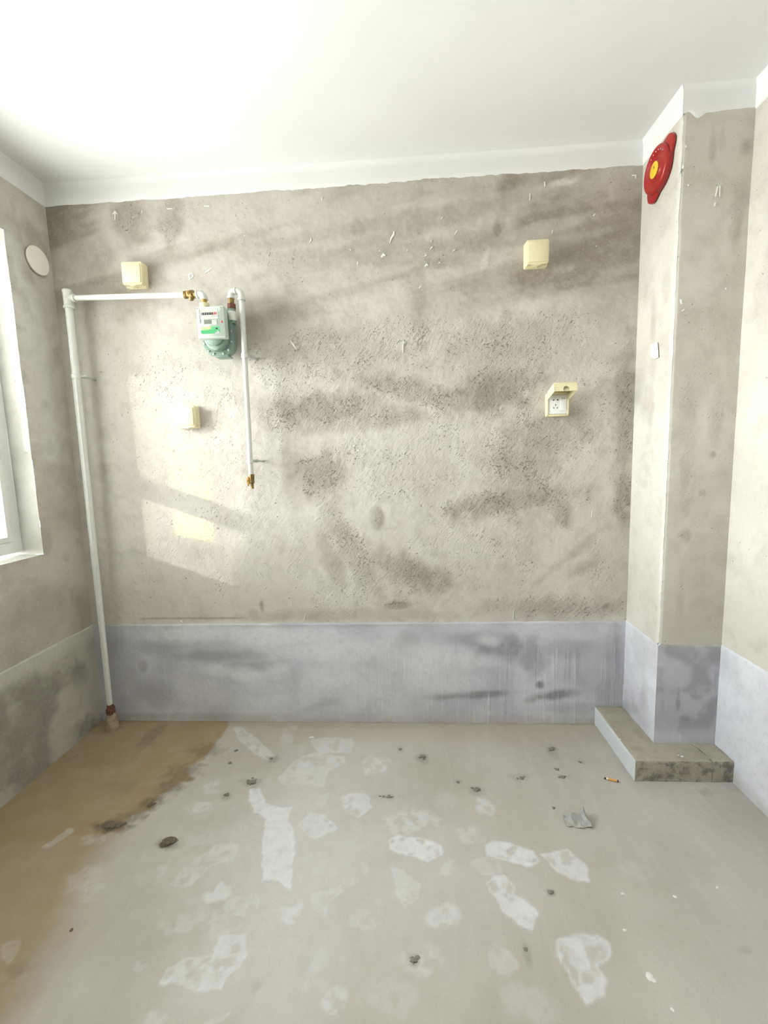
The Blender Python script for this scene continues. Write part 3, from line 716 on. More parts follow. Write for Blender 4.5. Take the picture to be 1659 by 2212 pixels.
def sk_front(U, V):
    R = .35 + .45 * sst(.4, .65, fbm(U, V, 9, 4, 95))
    c = at(1460, 1458, 1, -DC); R = R * (1 - .5 * blob(U, V, (c.x - W, c.z), .066, .07, 0, .25, .25, 4, 14))
    ring = np.exp(-((np.hypot(U - (c.x - W), V - c.z) - .068) / .006) ** 2) * (U > (c.x - W - .02))
    R = np.maximum(R, .8 * ring * fbm(U, V, 10, 3, 3))
    for k, (x, y, a, b, s) in enumerate(((1463, 1510, .012, .05, .9), (1478, 1552, .028, .022, .9), (1448, 1400, .03, .03, .5), (1545, 1460, .012, .10, .6), (1430, 1500, .01, .1, .5))):
        p = at(x, y, 1, -DC); R = np.maximum(R, s * blob(U, V, (p.x - W, p.z), a, b, 0, .5, .5, k, 22))
    return R, .5 * sst(.17, .12, V), .45 * sst(.20, .12, V) + .1
coat('baseboard_pillar_side', np.linspace(-DC - .0062, 0, 56), lambda U, Z, o: (W - o, U, Z), sk_side, 'pale blue cement coat on the left face of the pillar', z0=HS - .01)
coat('baseboard_pillar_front', np.linspace(-.0064, XR - W, 56), lambda U, Z, o: (W + U, -DC - o, Z), sk_front, 'dark grey cement coat with a round patch on the front of the pillar', z0=HS - .01, zig_a=.012)
coat('baseboard_right', np.concatenate([np.linspace(-2.2, -.9, 30)[:-1], np.linspace(-.9, -DC, 90)]), lambda U, Z, o: (XR - o, U, Z), sk_side, 'pale blue cement coat along the foot of the right wall')

# ---- curb round the pillar: two pieces with a cracked joint
def curb_mat():
    s = NB('dusty_curb_concrete'); ge = s.n('ShaderNodeNewGeometry'); sp = s.n('ShaderNodeSeparateXYZ'); s.l(ge.outputs['True Normal'], sp.inputs[0])
    med = s.noise(16, 5, .65); fine = s.noise(110, 3, .6)
    c = s.mix(s.ramp(med, .35, .7), (0.44, 0.40, 0.325), (0.36, 0.325, 0.26))
    c = s.mix(s.math('MULTIPLY', s.ramp(fine, .5, .75), .3), c, (0.22, 0.20, 0.165))
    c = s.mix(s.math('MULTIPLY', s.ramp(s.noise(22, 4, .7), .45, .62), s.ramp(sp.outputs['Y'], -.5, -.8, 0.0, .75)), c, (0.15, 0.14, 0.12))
    so = s.n('ShaderNodeSeparateXYZ'); s.l(s.obj(), so.inputs[0])
    c = s.mix(s.math('MULTIPLY', s.ramp(sp.outputs['X'], -.6, -.8), s.ramp(so.outputs['X'], .10, .11, 1.0, 0.0)), c, (0.64, 0.665, 0.68))     # left side carries the pale cement coat
    return s.end(c, .92, s.bump(s.math('ADD', fine, med), .5, .004))
M_CURB = curb_mat()
curb = thing('curb', 'low L-shaped concrete curb wrapped round the foot of the pillar', 'curb', (W - WS, -DC - WF, 0)); curb['kind'] = 'structure'
def slab(poly, seed):
    bm = bmesh.new()
    a = [bm.verts.new((x, y, 0)) for x, y in poly]; b = [bm.verts.new((x, y, HS)) for x, y in poly]; n = len(poly)
    bm.faces.new(a[::-1]); top = bm.faces.new(b)
    for k in range(n): bm.faces.new((a[k], a[(k + 1) % n], b[(k + 1) % n], b[k]))
    bmesh.ops.bevel(bm, geom=list(top.edges), offset=.007, segments=2, profile=.5, affect='EDGES')
    bmesh.ops.triangulate(bm, faces=[f for f in bm.faces if len(f.verts) > 4])
    for _ in range(4):
        es = [e for e in bm.edges if e.calc_length() > .022]
        if es: bmesh.ops.subdivide_edges(bm, edges=es, cuts=1, use_grid_fill=True)
    bmesh.ops.triangulate(bm, faces=bm.faces)
    bmesh.ops.recalc_face_normals(bm, faces=bm.faces); bm.normal_update()
    for v in bm.verts:
        n1 = float(fbm(np.array(v.co.x + v.co.z), np.array(v.co.y + v.co.z * .7), 26, 3, seed)) - .5
        v.co += v.normal * n1 * .007
    return bm
L0x, L0y = W - WS, -DC - WF
crack = XR - .095 - L0x
cr_pts = [(crack - .012, WF + .0), (crack - .004, WF * .7), (crack + .004, WF * .45), (crack + .0, WF * .2), (crack + .003, 0)]
gap = .0025
lp = [(0, 0)] + [(x - gap, y) for x, y in cr_pts[::-1]] + [(WS - .0, WF), (WS, WF + DC - .004), (.0, WF + DC - .004)]
obj('slab', slab(lp, 3), M_CURB, curb, smooth=40)
rp_ = [(x, y) for x, y in cr_pts[::-1]] + [(XR - L0x - .004, WF), (XR - L0x - .004, 0.003)]
obj('slab', slab(rp_, 5), M_CURB, curb, smooth=40)

# ---- the window
win = thing('window_1', 'white framed window in the left wall, washed out by daylight', 'window', (-.10, WY1, WZ0)); win['kind'] = 'structure'
yA, yB = WY0 - WY1, 0.0                       # local y range
zt = WZ1 - WZ0
tr0, tr1 = 1.465 - WZ0, 1.537 - WZ0           # transom
mull = [-.66, -1.28]
def fbar(y0, y1, z0, z1, x0=-.06, x1=0.0, nm='frame_bar'):
    bm = bmesh.new(); box(bm, x0, x1, y0, y1, z0, z1, .004); return obj(nm, bm, M_PVC, win)
fbar(yB - .052, yB, .016, zt); fbar(yA, yA + .052, .016, zt)
fbar(yA, yB, .016, .072, x1=.001); fbar(yA, yB, zt - .055, zt, x1=.001)
fbar(yA + .05, yB - .05, tr0, tr1, nm='transom')
for m_ in mull: fbar(m_ - .035, m_ + .035, .07, zt - .05, x1=-.001, nm='mullion')
cols = [(yB - .052, mull[0] + .035), (mull[0] - .035, mull[1] + .035), (mull[1] - .035, yA + .052)]
for c1, c0 in cols:
    bm = bmesh.new(); box(bm, -.034, -.028, c0, c1, tr1, zt - .055); obj('pane', bm, M_GLASS, win)
    sash = bmesh.new(); s_ = .026                      # opening light below the transom
    box(sash, -.05, .006, c1 - s_, c1, .072, tr0, .004); box(sash, -.05, .006, c0, c0 + s_, .072, tr0, .004)
    box(sash, -.05, .0055, c0 + s_ * .5, c1 - s_ * .5, .072, .072 + s_, .004); box(sash, -.05, .0055, c0 + s_ * .5, c1 - s_ * .5, tr0 - s_, tr0, .004)
    so = obj('sash', sash, M_PVC, win)
    bm = bmesh.new(); box(bm, -.030, -.024, c0 + s_, c1 - s_, .072 + s_, tr0 - s_); obj('pane', bm, M_GLASS, so)
portal('window_portal', (TW - .01, (WY0 + WY1) / 2, (WZ0 + WZ1) / 2), (1, 0, 0), WY1 - WY0 + .02, WZ1 - WZ0 + .02)

# ================================================================== FIXTURES
# ---- round vent cover
vent = thing('vent_cover', 'round ivory vent cover high on the left wall next to the window', 'vent', (0, -.098, 2.409))
bm = bmesh.new(); lathe(bm, (0, 0, 0), (1, 0, 0), [(.055, -.002), (.055, .006), (.062, .006), (.0635, .008), (.0635, .013), (.061, .0155), (.05, .0165), (.0, .017)], 40)
obj('cover_disc', bm, M_VENT, vent)
bm = bmesh.new(); lathe(bm, (0, 0, 0), (1, 0, 0), [(.058, -.003), (.058, .0045), (.05, .0045)], 32); obj('collar', bm, M_SLEEVE, vent)

# ---- splash-proof socket boxes
def socket_base(bm, w, h):
    prism(bm, rrect(-w / 2, w / 2, 0, h, .008), .004, -.022, .003)
def make_lid(bm, w, h, y0, y1):
    x = w / 2
    low = [(x * (1 - k / 8) * .88, .004 - .007 * math.exp(-((1 - k / 8) / .38) ** 2)) for k in range(17)]
    poly = arc(x - .007, h - .007, .007, 0, 90, 3) + arc(-x + .007, h - .007, .007, 90, 180, 3) + [(-x, .014)] + low[::-1] + [(x, .014)]
    prism(bm, poly, y0, y1, .0035, 2)
SW, SH = .104, .112
def closed_box(x, z, label, tilt=0.0):
    t = thing('socket_box', label, 'socket box', (x, 0, z), 'cream splash-proof socket boxes')
    t.rotation_euler = (0, tilt, 0)
    bm = bmesh.new(); socket_base(bm, SW, SH); obj('base', bm, M_CREAM, t)
    bm = bmesh.new(); make_lid(bm, SW - .002, SH - .002, -.0235, -.050); lid = obj('lid', bm, M_CREAM, t)
    bm = bmesh.new(); box(bm, -.0445, .0445, -.056, -.049, .012, SH - .012, .003, 2); obj('raised_panel', bm, M_CREAM, lid)
    bm = bmesh.new(); tube(bm, [(-SW * .33, -.022, SH + .001), (SW * .33, -.022, SH + .001)], .0035, 10); obj('hinge', bm, M_CREAM, t)
    bm = bmesh.new(); box(bm, -.012, .012, -.030, -.020, -.002, .006, .0015); obj('finger_catch', bm, M_CREAM_IN, t)
    return t
closed_box(.439, 2.292, 'cream splash-proof socket box, lid shut, above the horizontal white gas pipe', 0.02)
closed_box(2.373, 2.282, 'cream splash-proof socket box, lid shut, on the upper right of the back wall', 0.0)
closed_box(.647, 1.601, 'cream splash-proof socket box, lid shut, below left of the gas meter', 0.0)

op = thing('socket_box', 'cream socket box with its lid flipped open over a white five-hole socket', 'socket box', (2.482, 0, 1.596), 'cream splash-proof socket boxes')
bm = bmesh.new(); socket_base(bm, SW, SH); obj('base', bm, M_CREAM, op)
bm = bmesh.new()   # raised rim round the plate
for (x0, x1, z0, z1) in ((-SW / 2, -SW / 2 + .009, 0, SH), (SW / 2 - .009, SW / 2, 0, SH), (-SW / 2, SW / 2, 0, .010), (-SW / 2, SW / 2, SH - .010, SH)):
    box(bm, x0, x1, -.030, -.020, z0, z1, .003)
obj('rim', bm, M_CREAM, op)
bm = bmesh.new(); prism(bm, rrect(-.0435, .0435, .011, SH - .011, .003), -.021, -.0275, .0015); pl = obj('socket_plate', bm, M_PLATE, op)
bm = bmesh.new(); prism(bm, rrect(.010, .039, .026, SH - .024, .003), -.0265, -.0305, .0015); obj('switch_rocker', bm, M_PLATE, pl)
bm = bmesh.new(); box(bm, .014, .035, -.0311, -.030, SH - .031, SH - .029); obj('switch_mark', bm, M_GREYINK, pl)
hx = -.011
def slot(pts, w_=.0016):
    bm = bmesh.new()
    (xa, za), (xb, zb) = pts; d = Vector((xb - xa, 0, zb - za)); n_ = Vector((-d.z, 0, d.x)).normalized() * w_
    ps = [Vector((xa, 0, za)) + n_, Vector((xa, 0, za)) - n_, Vector((xb, 0, zb)) - n_, Vector((xb, 0, zb)) + n_]
    prism(bm, [(p.x, p.z) for p in ps], -.026, -.0279); obj('pin_slot', bm, M_HOLE, pl)
slot(((hx - .0125, .077), (hx - .0065, .077)), .0026); slot(((hx + .0065, .0775), (hx + .0125, .0775)), .0026)
slot(((hx, .058), (hx, .050))); slot(((hx - .0105, .043), (hx - .0065, .037))); slot(((hx + .0065, .037), (hx + .0105, .043)))
# opened lid: a tray hinged on the upper edge
lw_, lh_, ld_ = SW - .001, SH - .008, .037
bm = bmesh.new()
box(bm, -lw_ / 2, lw_ / 2, 0, .0035, 0, lh_, .0015)                          # outer plate (hinge at z = 0)
box(bm, -lw_ / 2, -lw_ / 2 + .003, -ld_, 0, 0, lh_, .001); box(bm, lw_ / 2 - .003, lw_ / 2, -ld_, 0, 0, lh_, .001)
box(bm, -lw_ / 2, lw_ / 2, -.012, 0, 0, .003, .001)
lip = [(-lw_ / 2, 0), (-lw_ / 2, -ld_)] + [(.003 - .0145, -ld_)] + arc(.003, -ld_ + .009, .0145, 180, 0, 10) + [(.003 + .0145, -ld_), (lw_ / 2, -ld_), (lw_ / 2, 0)]
a = [bm.verts.new((x, y, lh_ - .003)) for x, y in lip]; b = [bm.verts.new((x, y, lh_)) for x, y in lip]
bm.faces.new(a); bm.faces.new(b[::-1])
for k in range(len(lip)): bm.faces.new((a[k], a[(k + 1) % len(lip)], b[(k + 1) % len(lip)], b[k]))
bmesh.ops.triangulate(bm, faces=[f for f in bm.faces if len(f.verts) > 6])
lid = obj('lid', bm, M_CREAM, op, (0, -.026, SH + .002), smooth=25)
lid.rotation_euler = (math.radians(76), 0, 0)
lid['label'] = 'open cream lid with a cable notch'
bm = bmesh.new(); a = [(.003 - .0145, -ld_)] + arc(.003, -ld_ + .009, .0145, 180, 0, 10) + [(.003 + .0145, -ld_)]
f0 = [bm.verts.new((x, y, lh_ - .0045)) for x, y in a]; f1 = [bm.verts.new((x, y, lh_ - .003)) for x, y in a]
bm.faces.new(f0); bm.faces.new(f1[::-1])
for k in range(len(a)): bm.faces.new((f0[k], f0[(k + 1) % len(a)], f1[(k + 1) % len(a)], f1[k]))
obj('knockout', bm, M_CREAM_IN, lid, smooth=25)
bm = bmesh.new(); tube(bm, [(-SW * .33, -.024, SH + .001), (SW * .33, -.024, SH + .001)], .0035, 10); obj('hinge', bm, M_CREAM, op)

# ---- gas supply pipe (riser, tee, horizontal run, valve, elbow down to the meter)
YP = -.085
xt, xb = .131, .116
zh = 2.236; ze = 2.222
gas = thing('gas_supply_pipe', 'white gas riser in the left corner with a horizontal run to the meter', 'gas pipe', (xb, YP, 0))
def g_(x, y, z): return (x - xb, y - YP, z)
bm = bmesh.new(); tube(bm, [g_(xb, YP, .13), g_(xb + .006, YP, 1.0), g_(xt, YP, zh - .03)], [.0125, .0155, .0175], 20); riser = obj('riser', bm, M_PIPE, gas)
bm = bmesh.new()
for k in range(3):          # moulded ribs of the pipe sleeve
    a_ = math.radians(-150 + k * 45); c_, s_ = math.cos(a_), math.sin(a_)
    tube(bm, [g_(xb + .0125 * c_, YP + .0125 * s_, .15), g_(xb + .006 + .0155 * c_, YP + .0155 * s_, 1.0), g_(xt - .002 + .0172 * c_, YP + .0172 * s_, 1.85)], .0016, 6)
obj('sleeve_rib', bm, M_PIPE, riser)
bm = bmesh.new()
lathe(bm, g_(xt, YP, zh - .048), (0, 0, 1), [(.0235, 0), (.0245, .004), (.0245, .010), (.0205, .014), (.0205, .070), (.0225, .076), (.0225, .084), (.018, .088), (.006, .090)], 24)
tube(bm, [g_(xt + .012, YP, zh), g_(xt + .030, YP, zh)], [.0165, .0165], 18); tube(bm, [g_(xt + .029, YP, zh), g_(xt + .036, YP, zh)], [.0185, .0185], 18)
obj('tee_fitting', bm, M_GALV, gas)
bm = bmesh.new(); tube(bm, [g_(xt + .03, YP, zh), g_(.716, YP, ze)], .0125, 18); obj('horizontal_run', bm, M_PIPE, gas)
bm = bmesh.new(); tube(bm, [g_(.694, YP, ze), g_(.716, YP, ze)], .0145, 18); obj('threaded_end', bm, M_GALV, gas)
# brass cock
bm = bmesh.new()
lathe(bm, g_(.712, YP, ze), (1, 0, 0), [(.018, 0), (.0185, .010), (.0155, .013), (.0165, .022), (.021, .032), (.0215, .040), (.016, .048), (.0175, .052), (.0175, .062), (.014, .064)], 8)
lathe(bm, g_(.744, YP, ze - .006), (0, 0, -1), [(.013, 0), (.012, .014), (.009, .020), (.004, .022)], 10)
valve = obj('brass_valve', bm, M_BRASS, gas, smooth=20); valve['label'] = 'tarnished brass gas cock'
bm = bmesh.new(); lathe(bm, g_(.739, YP - .016, ze + .002), (0, -1, 0), [(.009, 0), (.009, .007), (.005, .008), (.005, .013), (.002, .014)], 12); obj('valve_stem', bm, M_BRASS2, valve)
bm = bmesh.new(); tube(bm, [g_(.775, YP, ze)] + bend(g_(.806, YP, ze), g_(.788, YP, ze), g_(.806, YP, ze - .018)) + [g_(.806, YP, ze - .024)], .0155, 18)
tube(bm, [g_(.770, YP, ze), g_(.777, YP, ze)], .0185, 18); tube(bm, [g_(.806, YP, ze - .020), g_(.806, YP, ze - .027)], .0185, 18)
obj('elbow', bm, M_GALV, gas)
bm = bmesh.new(); lathe(bm, g_(.806, YP, ze - .055), (0, 0, 1), [(.012, 0), (.012, .030)], 16); obj('brass_nipple', bm, M_BRASS2, gas)['label'] = 'brass nipple above the meter inlet'
# rusted foot and mortar collar
bm = bmesh.new(); lathe(bm, g_(xb, YP, .092), (0, 0, 1), [(.014, -.03), (.021, .0), (.022, .012), (.020, .030), (.016, .044), (.0125, .052)], 16)
for v in bm.verts: v.co += Vector((rng.uniform(-1, 1), rng.uniform(-1, 1), rng.uniform(-1, 1))) * .0016
obj('rusted_coupling', bm, M_RUST, gas)['label'] = 'rusted iron coupling'
bm = bmesh.new(); lathe(bm, g_(xb, YP, -.002), (0, 0, 1), [(.036, 0), (.034, .012), (.031, .035), (.028, .06), (.022, .088), (.019, .100), (.013, .104)], 18)
for v in bm.verts: v.co += Vector((rng.uniform(-1, 1), rng.uniform(-1, 1), 0)) * .0025
obj('mortar_collar', bm, M_SLEEVE, gas)['label'] = 'lumpy mortar collar at the floor'
def clamp(parent, off, x, z, r, side=1):
    bm = bmesh.new(); lathe(bm, (x - off[0], YP - off[1], z - .011 - off[2]), (0, 0, 1), [(r + .001, 0), (r + .0035, .002), (r + .0035, .020), (r + .001, .022)], 20)
    c = obj('pipe_clamp', bm, M_PIPE, parent)
    bm = bmesh.new(); tube(bm, [(x - off[0] + r * .6, YP - off[1] + .008, z - off[2]), (x - off[0] + .016 + r, YP - off[1] + .026, z - off[2]), (x - off[0] + .020 + r, -.001 - off[1], z - off[2] - .002)], .0062, 8); obj('wall_rod', bm, M_ZINC, c)
    bm = bmesh.new(); lathe(bm, (x - off[0] + r + .010, YP - off[1] + .016, z - off[2]), (.55, .5, 0), [(.0095, 0), (.0095, .009)], 6); obj('bolt', bm, M_ZINC, c, smooth=20)
clamp(gas, (xb, YP, 0), .1275, 1.868, .0168)

# ---- gas meter
mx = .866
gm = thing('gas_meter', 'green domed gas meter with a pale counter box, hung between two pipes', 'gas meter', (mx, 0, 1.93))
Z0 = 1.93
def u_outline(hw, ztop, zbot, ch):
    # flat top, straight sides, lower corners rounded off to a narrow foot
    pts = [(hw, ztop), (-hw, ztop)]
    pts += [(-hw, zbot + ch * 1.25)] + [(-hw + ch * (1 - math.cos(t)), zbot + ch * 1.25 * (1 - math.sin(t))) for t in [math.radians(a) for a in (20, 40, 58, 74)]] + [(-hw + ch, zbot)]
    return pts + [(-x, z) for x, z in pts[2:]][::-1]
bm = bmesh.new(); prism(bm, u_outline(.070, .205, .008, .048)[::-1], -.040, -.092, .004); back = obj('back_shell', bm, M_GREEN, gm, smooth=35)
for v in back.data.vertices: v.co.x += .0
bm = bmesh.new(); prism(bm, u_outline(.0735, .212, .002, .046)[::-1], -.088, -.1015, .0025); fl_ = obj('flange', bm, M_GREEN, gm, smooth=35)
bm = bmesh.new(); prism(bm, u_outline(.0580, .195, .020, .050)[::-1], -.100, -.132, .013, 4); obj('front_shell', bm, M_GREEN, gm, smooth=50)
bm = bmesh.new(); prism(bm, u_outline(.044, .19, .040, .040)[::-1], -.130, -.1405, .004, 2); obj('dome', bm, M_GREEN, gm, smooth=50)
bm = bmesh.new(); box(bm, -.02, .045, -.10, -.045, -.004, .004, .001); obj('foot_plate', bm, M_GREEN, gm)
bm = bmesh.new(); box(bm, -.05, .05, -.046, .004, .10, .15, .002); obj('wall_bracket', bm, M_GREEN, gm)
for (bx, bz) in ((-.066, .060), (-.048, .024), (-.024, .010), (.024, .010), (.050, .026), (.066, .062), (.0665, .11)):
    bm = bmesh.new(); lathe(bm, (bx, -.1005, bz), (0, -1, 0), [(.0052, 0), (.0052, .005), (.003, .006), (.003, .009)], 6); obj('bolt', bm, M_ZINC, fl_, smooth=20)
# counter box
bm = bmesh.new(); prism(bm, rrect(-.0645, .0655, .066, .206, .004), -.132, -.168, .004, 2)
cb = obj('counter_box', bm, M_METER, gm, smooth=35); cb['label'] = 'pale grey-green plastic counter box'
YF = -.168
def patch(nm, x0, x1, z0, z1, mat, parent, d=.0008, y=None, r=.001):
    y = YF if y is None else y
    bm = bmesh.new(); prism(bm, rrect(x0, x1, z0, z1, min(r, (x1 - x0) * .3, (z1 - z0) * .3), 2), y + .0004, y - d); return obj(nm, bm, mat, parent)
pnl = patch('counter_window', -.050, .037, .150, .193, M_METER2, cb, .0012)
patch('window_edge', -.050, -.047, .132, .193, M_GREYINK, cb, .0014)
reg = patch('register', -.040, .014, .168, .178, M_BLACK, cb, .0022)
patch('red_register', .0145, .031, .168, .178, M_REDINK, cb, .0022)
def glyph(ch, x, z, h, mat, parent, y):
    seg = {'0': 'abcdef', '1': 'bc', '2': 'abged', '3': 'abgcd', '4': 'fgbc', '5': 'afgcd', '7': 'abc'}[ch]
    w2, t = h * .5, h * .13; bm = bmesh.new()
    R_ = {'a': (0, w2, h - t, h), 'g': (0, w2, h / 2 - t / 2, h / 2 + t / 2), 'd': (0, w2, 0, t), 'f': (0, t, h / 2, h), 'e': (0, t, 0, h / 2), 'b': (w2 - t, w2, h / 2, h), 'c': (w2 - t, w2, 0, h / 2)}
    for s_ in seg:
        x0, x1, z0, z1 = R_[s_]; box(bm, x + x0, x + x1, y - .0004, y + .0003, z + z0, z + z1)
    return obj('digit', bm, mat, parent, smooth=0)
for k, ch in enumerate('00027'): glyph(ch, -.0375 + k * .0105, .1697, .0066, M_INK, reg, YF - .0022)
for k, ch in enumerate('22'): glyph(ch, .0165 + k * .0082, .1697, .0066, M_INK, cb, YF - .0022)
patch('print_line', .005, .040, .1605, .1622, M_GREYINK, cb, .0014)
lf_ = patch('lcd_frame', -.040, .031, .124, .149, M_METER, cb, .0020)
patch('lcd', -.030, .0065, .1275, .146, M_LCD, cb, .0026); patch('lcd_side', .0065, .028, .1275, .146, M_METER2, cb, .0026)
patch('lcd_shade', -.030, .028, .1452, .1468, M_GREYINK, cb, .0028)
bm = bmesh.new(); lathe(bm, (.053, YF + .0005, .1345), (0, -1, 0), [(.0045, 0), (.0045, .002), (.002, .003)], 16); obj('red_button', bm, M_REDINK, cb)['label'] = 'small red indicator button'
stk = patch('sticker', -.046, .046, -.0165, .0155, M_STICK, cb, .0006, y=0, r=.010)
stk.location = (-.004, YF, .1015); stk['label'] = 'green gradient sticker'
bm = bmesh.new(); prism(bm, [(.022, -.0165), (.0275, -.009), (.034, -.004), (.040, -.009), (.041, -.0165)], 0, -.0012); obj('sticker_white_mark', bm, M_INK, stk)
bm = bmesh.new(); prism(bm, arc(.031, .0035, .0055, -10, 200, 10) , -.0006, -.0014); obj('sticker_black_mark', bm, M_BLACK, stk)
bm = bmesh.new(); prism(bm, rrect(.027, .036, -.013, -.0085, .001, 2), -.0010, -.0016); obj('sticker_grey_mark', bm, M_GREYINK, stk)
for sx_ in (-.058, .052):
    bm = bmesh.new(); lathe(bm, (sx_, YF + .0006, .198), (0, -1, 0), [(.003, 0), (.003, .0012)], 10); obj('screw', bm, M_GREYINK, cb)
# ports
bm = bmesh.new(); lathe(bm, (.806 - mx, YP, .205), (0, 0, 1), [(.017, 0), (.017, .028), (.0225, .030), (.0225, .042), (.018, .044)], 20); obj('inlet_nut', bm, M_CREAM, gm)['label'] = 'ivory inlet washer nut'
bm = bmesh.new(); lathe(bm, (.937 - mx, YP, .150), (0, 0, 1), [(.016, 0), (.018, .020), (.019, .048), (.018, .064), (.016, .068)], 20); obj('outlet_neck', bm, M_GREEN, gm)
bm = bmesh.new(); lathe(bm, (.937 - mx, YP, .162), (.0, -.0, 1), [(.0195, 0), (.0205, .018), (.0205, .040), (.0190, .042)], 20); obj('seal_tape', bm, M_PAPER, gm)['label'] = 'white paper seal round the outlet neck'
bm = bmesh.new(); lathe(bm, (.937 - mx, YP, .216), (0, 0, 1), [(.019, 0), (.0205, .003), (.0205, .020), (.017, .024)], 8); obj('outlet_nut', bm, M_RUST, gm, smooth=20)['label'] = 'rusty outlet nut'

# ---- outlet pipe
xo = .988; xd = .978
out = thing('gas_outlet_pipe', 'thin white gas pipe dropping from the meter to a brass tap end', 'gas pipe', (xd, YP, 1.28))
def h_(x, y, z): return (x - xd, y - YP, z - 1.28)
bm = bmesh.new(); lathe(bm, h_(.937, YP, 2.166), (0, 0, 1), [(.0125, 0), (.0135, .006), (.0135, .034)], 14); obj('brass_nipple', bm, M_BRASS, out)['label'] = 'brass nipple on the outlet nut'
zo = 2.226; rb = .0175
bm = bmesh.new()
tube(bm, [h_(.937, YP, 2.194), h_(.937, YP, zo - rb)] + bend(h_(.937, YP, zo), h_(.937, YP, zo - rb), h_(.937 + rb, YP, zo))[1:] + [h_(.9605, YP, zo)], .0140, 18)
tube(bm, [h_(.937, YP, 2.193), h_(.937, YP, 2.202)], .0175, 18); tube(bm, [h_(.956, YP, zo), h_(.963, YP, zo)], .0165, 18)
obj('elbow', bm, M_GALV, out)
bm = bmesh.new()
tube(bm, [h_(.962, YP, zo)] + bend(h_(xo, YP, zo), h_(xo - rb, YP, zo), h_(xo, YP, zo - rb)) + [h_(xo, YP, 2.186)], .0140, 18)
tube(bm, [h_(xo, YP, 2.192), h_(xo, YP, 2.183)], .0175, 18)
obj('elbow', bm, M_GALV, out)
bm = bmesh.new(); tube(bm, [h_(xo, YP, 2.19), h_(xd, YP, 1.352)], .0125, 18); obj('drop_pipe', bm, M_PIPE, out)
clamp(out, (xd, YP, 1.28), xo - .003, 1.93, .0125); clamp(out, (xd, YP, 1.28), xd + .001, 1.427, .0125)
bm = bmesh.new(); lathe(bm, h_(xd + .002, YP, 1.362), (0, 0, -1), [(.0135, 0), (.0145, .004), (.0135, .018), (.0125, .030), (.0125, .044), (.008, .048), (.0075, .072)], 10)
tap = obj('tap_body', bm, M_BRASS, out, smooth=25); tap['label'] = 'brass gas tap end'
bm = bmesh.new(); prism(bm, [(-.022, .056), (-.014, .070), (-.004, .064), (-.003, .046), (-.008, .034), (-.012, .022), (-.016, .026), (-.018, .042)], -.008, -.014, .002); obj('tap_handle', bm, M_BRASS2, tap)
bm = bmesh.new(); lathe(bm, (-.0125, -.0138, .050), (0, -1, 0), [(.003, 0), (.003, .0008)], 10); obj('handle_screw', bm, M_HOLE, tap)

# ---- fire alarm sounder on the pillar
AY, AZ = -.160, 2.588
al = thing('fire_alarm', 'red round fire alarm sounder with a yellow disc, high on the pillar', 'alarm', (W - .002, AY, AZ))
def yz(ang, r): a = math.radians(ang); return (-math.cos(a) * r, math.sin(a) * r)      # angle 0 points towards the viewer's side (-y)
n_ = 72; EAR0, EAR1 = 42, 238
def rad(ang, R0, ear):
    r = R0
    for e0 in (EAR0, EAR1):
        d = abs((ang - e0 + 180) % 360 - 180)
        r = max(r, R0 + ear * math.exp(-(d / 25) ** 3))
    return r
bm = bmesh.new(); rings = []
for (R0, ear, h) in ((.082, .032, 0), (.086, .034, .004), (.086, .033, .012), (.083, .027, .016)):
    rings.append([bm.verts.new((-h, *yz(k * 360 / n_, rad(k * 360 / n_, R0, ear)))) for k in range(n_)])
for a, b in zip(rings[:-1], rings[1:]):
    for k in range(n_): bm.faces.new((a[k], a[(k + 1) % n_], b[(k + 1) % n_], b[k]))
bm.faces.new(rings[0]); bm.faces.new(rings[-1][::-1])
obj('base_plate', bm, M_RED, al, smooth=50)
bm = bmesh.new(); lathe(bm, (-.010, 0, 0), (-1, 0, 0), [(.084, -.004), (.0885, .004), (.0885, .013), (.085, .019), (.079, .0215), (.073, .019), (.064, .010), (.053, .007), (.042, .008), (.034, .015), (.031, .017), (.0, .017)], 56)
obj('bell_dish', bm, M_RED, al, smooth=60)
bm = bmesh.new(); lathe(bm, (-.0265, 0, 0), (-1, 0, 0), [(.029, 0), (.029, .0045), (.027, .006), (.0, .006)], 32); ds = obj('yellow_disc', bm, M_YELLOW, al, smooth=40); ds['label'] = 'yellow sticker disc with an orange rim'
bm = bmesh.new(); rr = [(.029, .0038), (.0305, .0038), (.0305, .0052), (.0255, .0064)]
lathe(bm, (-.0265, 0, 0), (-1, 0, 0), [(.0285, .003), (.0305, .0035), (.0305, .0055), (.0285, .0058)], 32); obj('disc_rim', bm, M_YELLOW2, ds, smooth=40)
bm = bmesh.new(); box(bm, -.0331, -.0323, -.004, .001, .004, .014); obj('printed_mark', bm, M_RUST, ds)
for k in range(6):
    y_, z_ = yz(100 + k * 16 - 60, .069); bm = bmesh.new(); lathe(bm, (-.0265, y_, z_), (-1, 0, 0), [(.0022, 0), (.0022, .0016)], 8); obj('speck', bm, M_FLECK, al)

# ---- torn white label on the pillar
lab = bmesh.new()
P = [at(x, y, 0, W) for x, y in ((1408, 744), (1423, 740), (1425, 772), (1417, 775), (1408, 769))]
c0 = sum(P, Vector()) / len(P)
a = [lab.verts.new(p - c0 + Vector((-.004, 0, 0))) for p in P]; b = [lab.verts.new(p - c0 + Vector((-.006, 0, 0))) for p in P]
lab.faces.new(a); lab.faces.new(b[::-1])
for k in range(5): lab.faces.new((a[k], a[(k + 1) % 5], b[(k + 1) % 5], b[k]))
tag(obj('paper_label', lab, M_PAPER, None, c0, smooth=0), 'small torn white paper label stuck on the left face of the pillar', 'label')

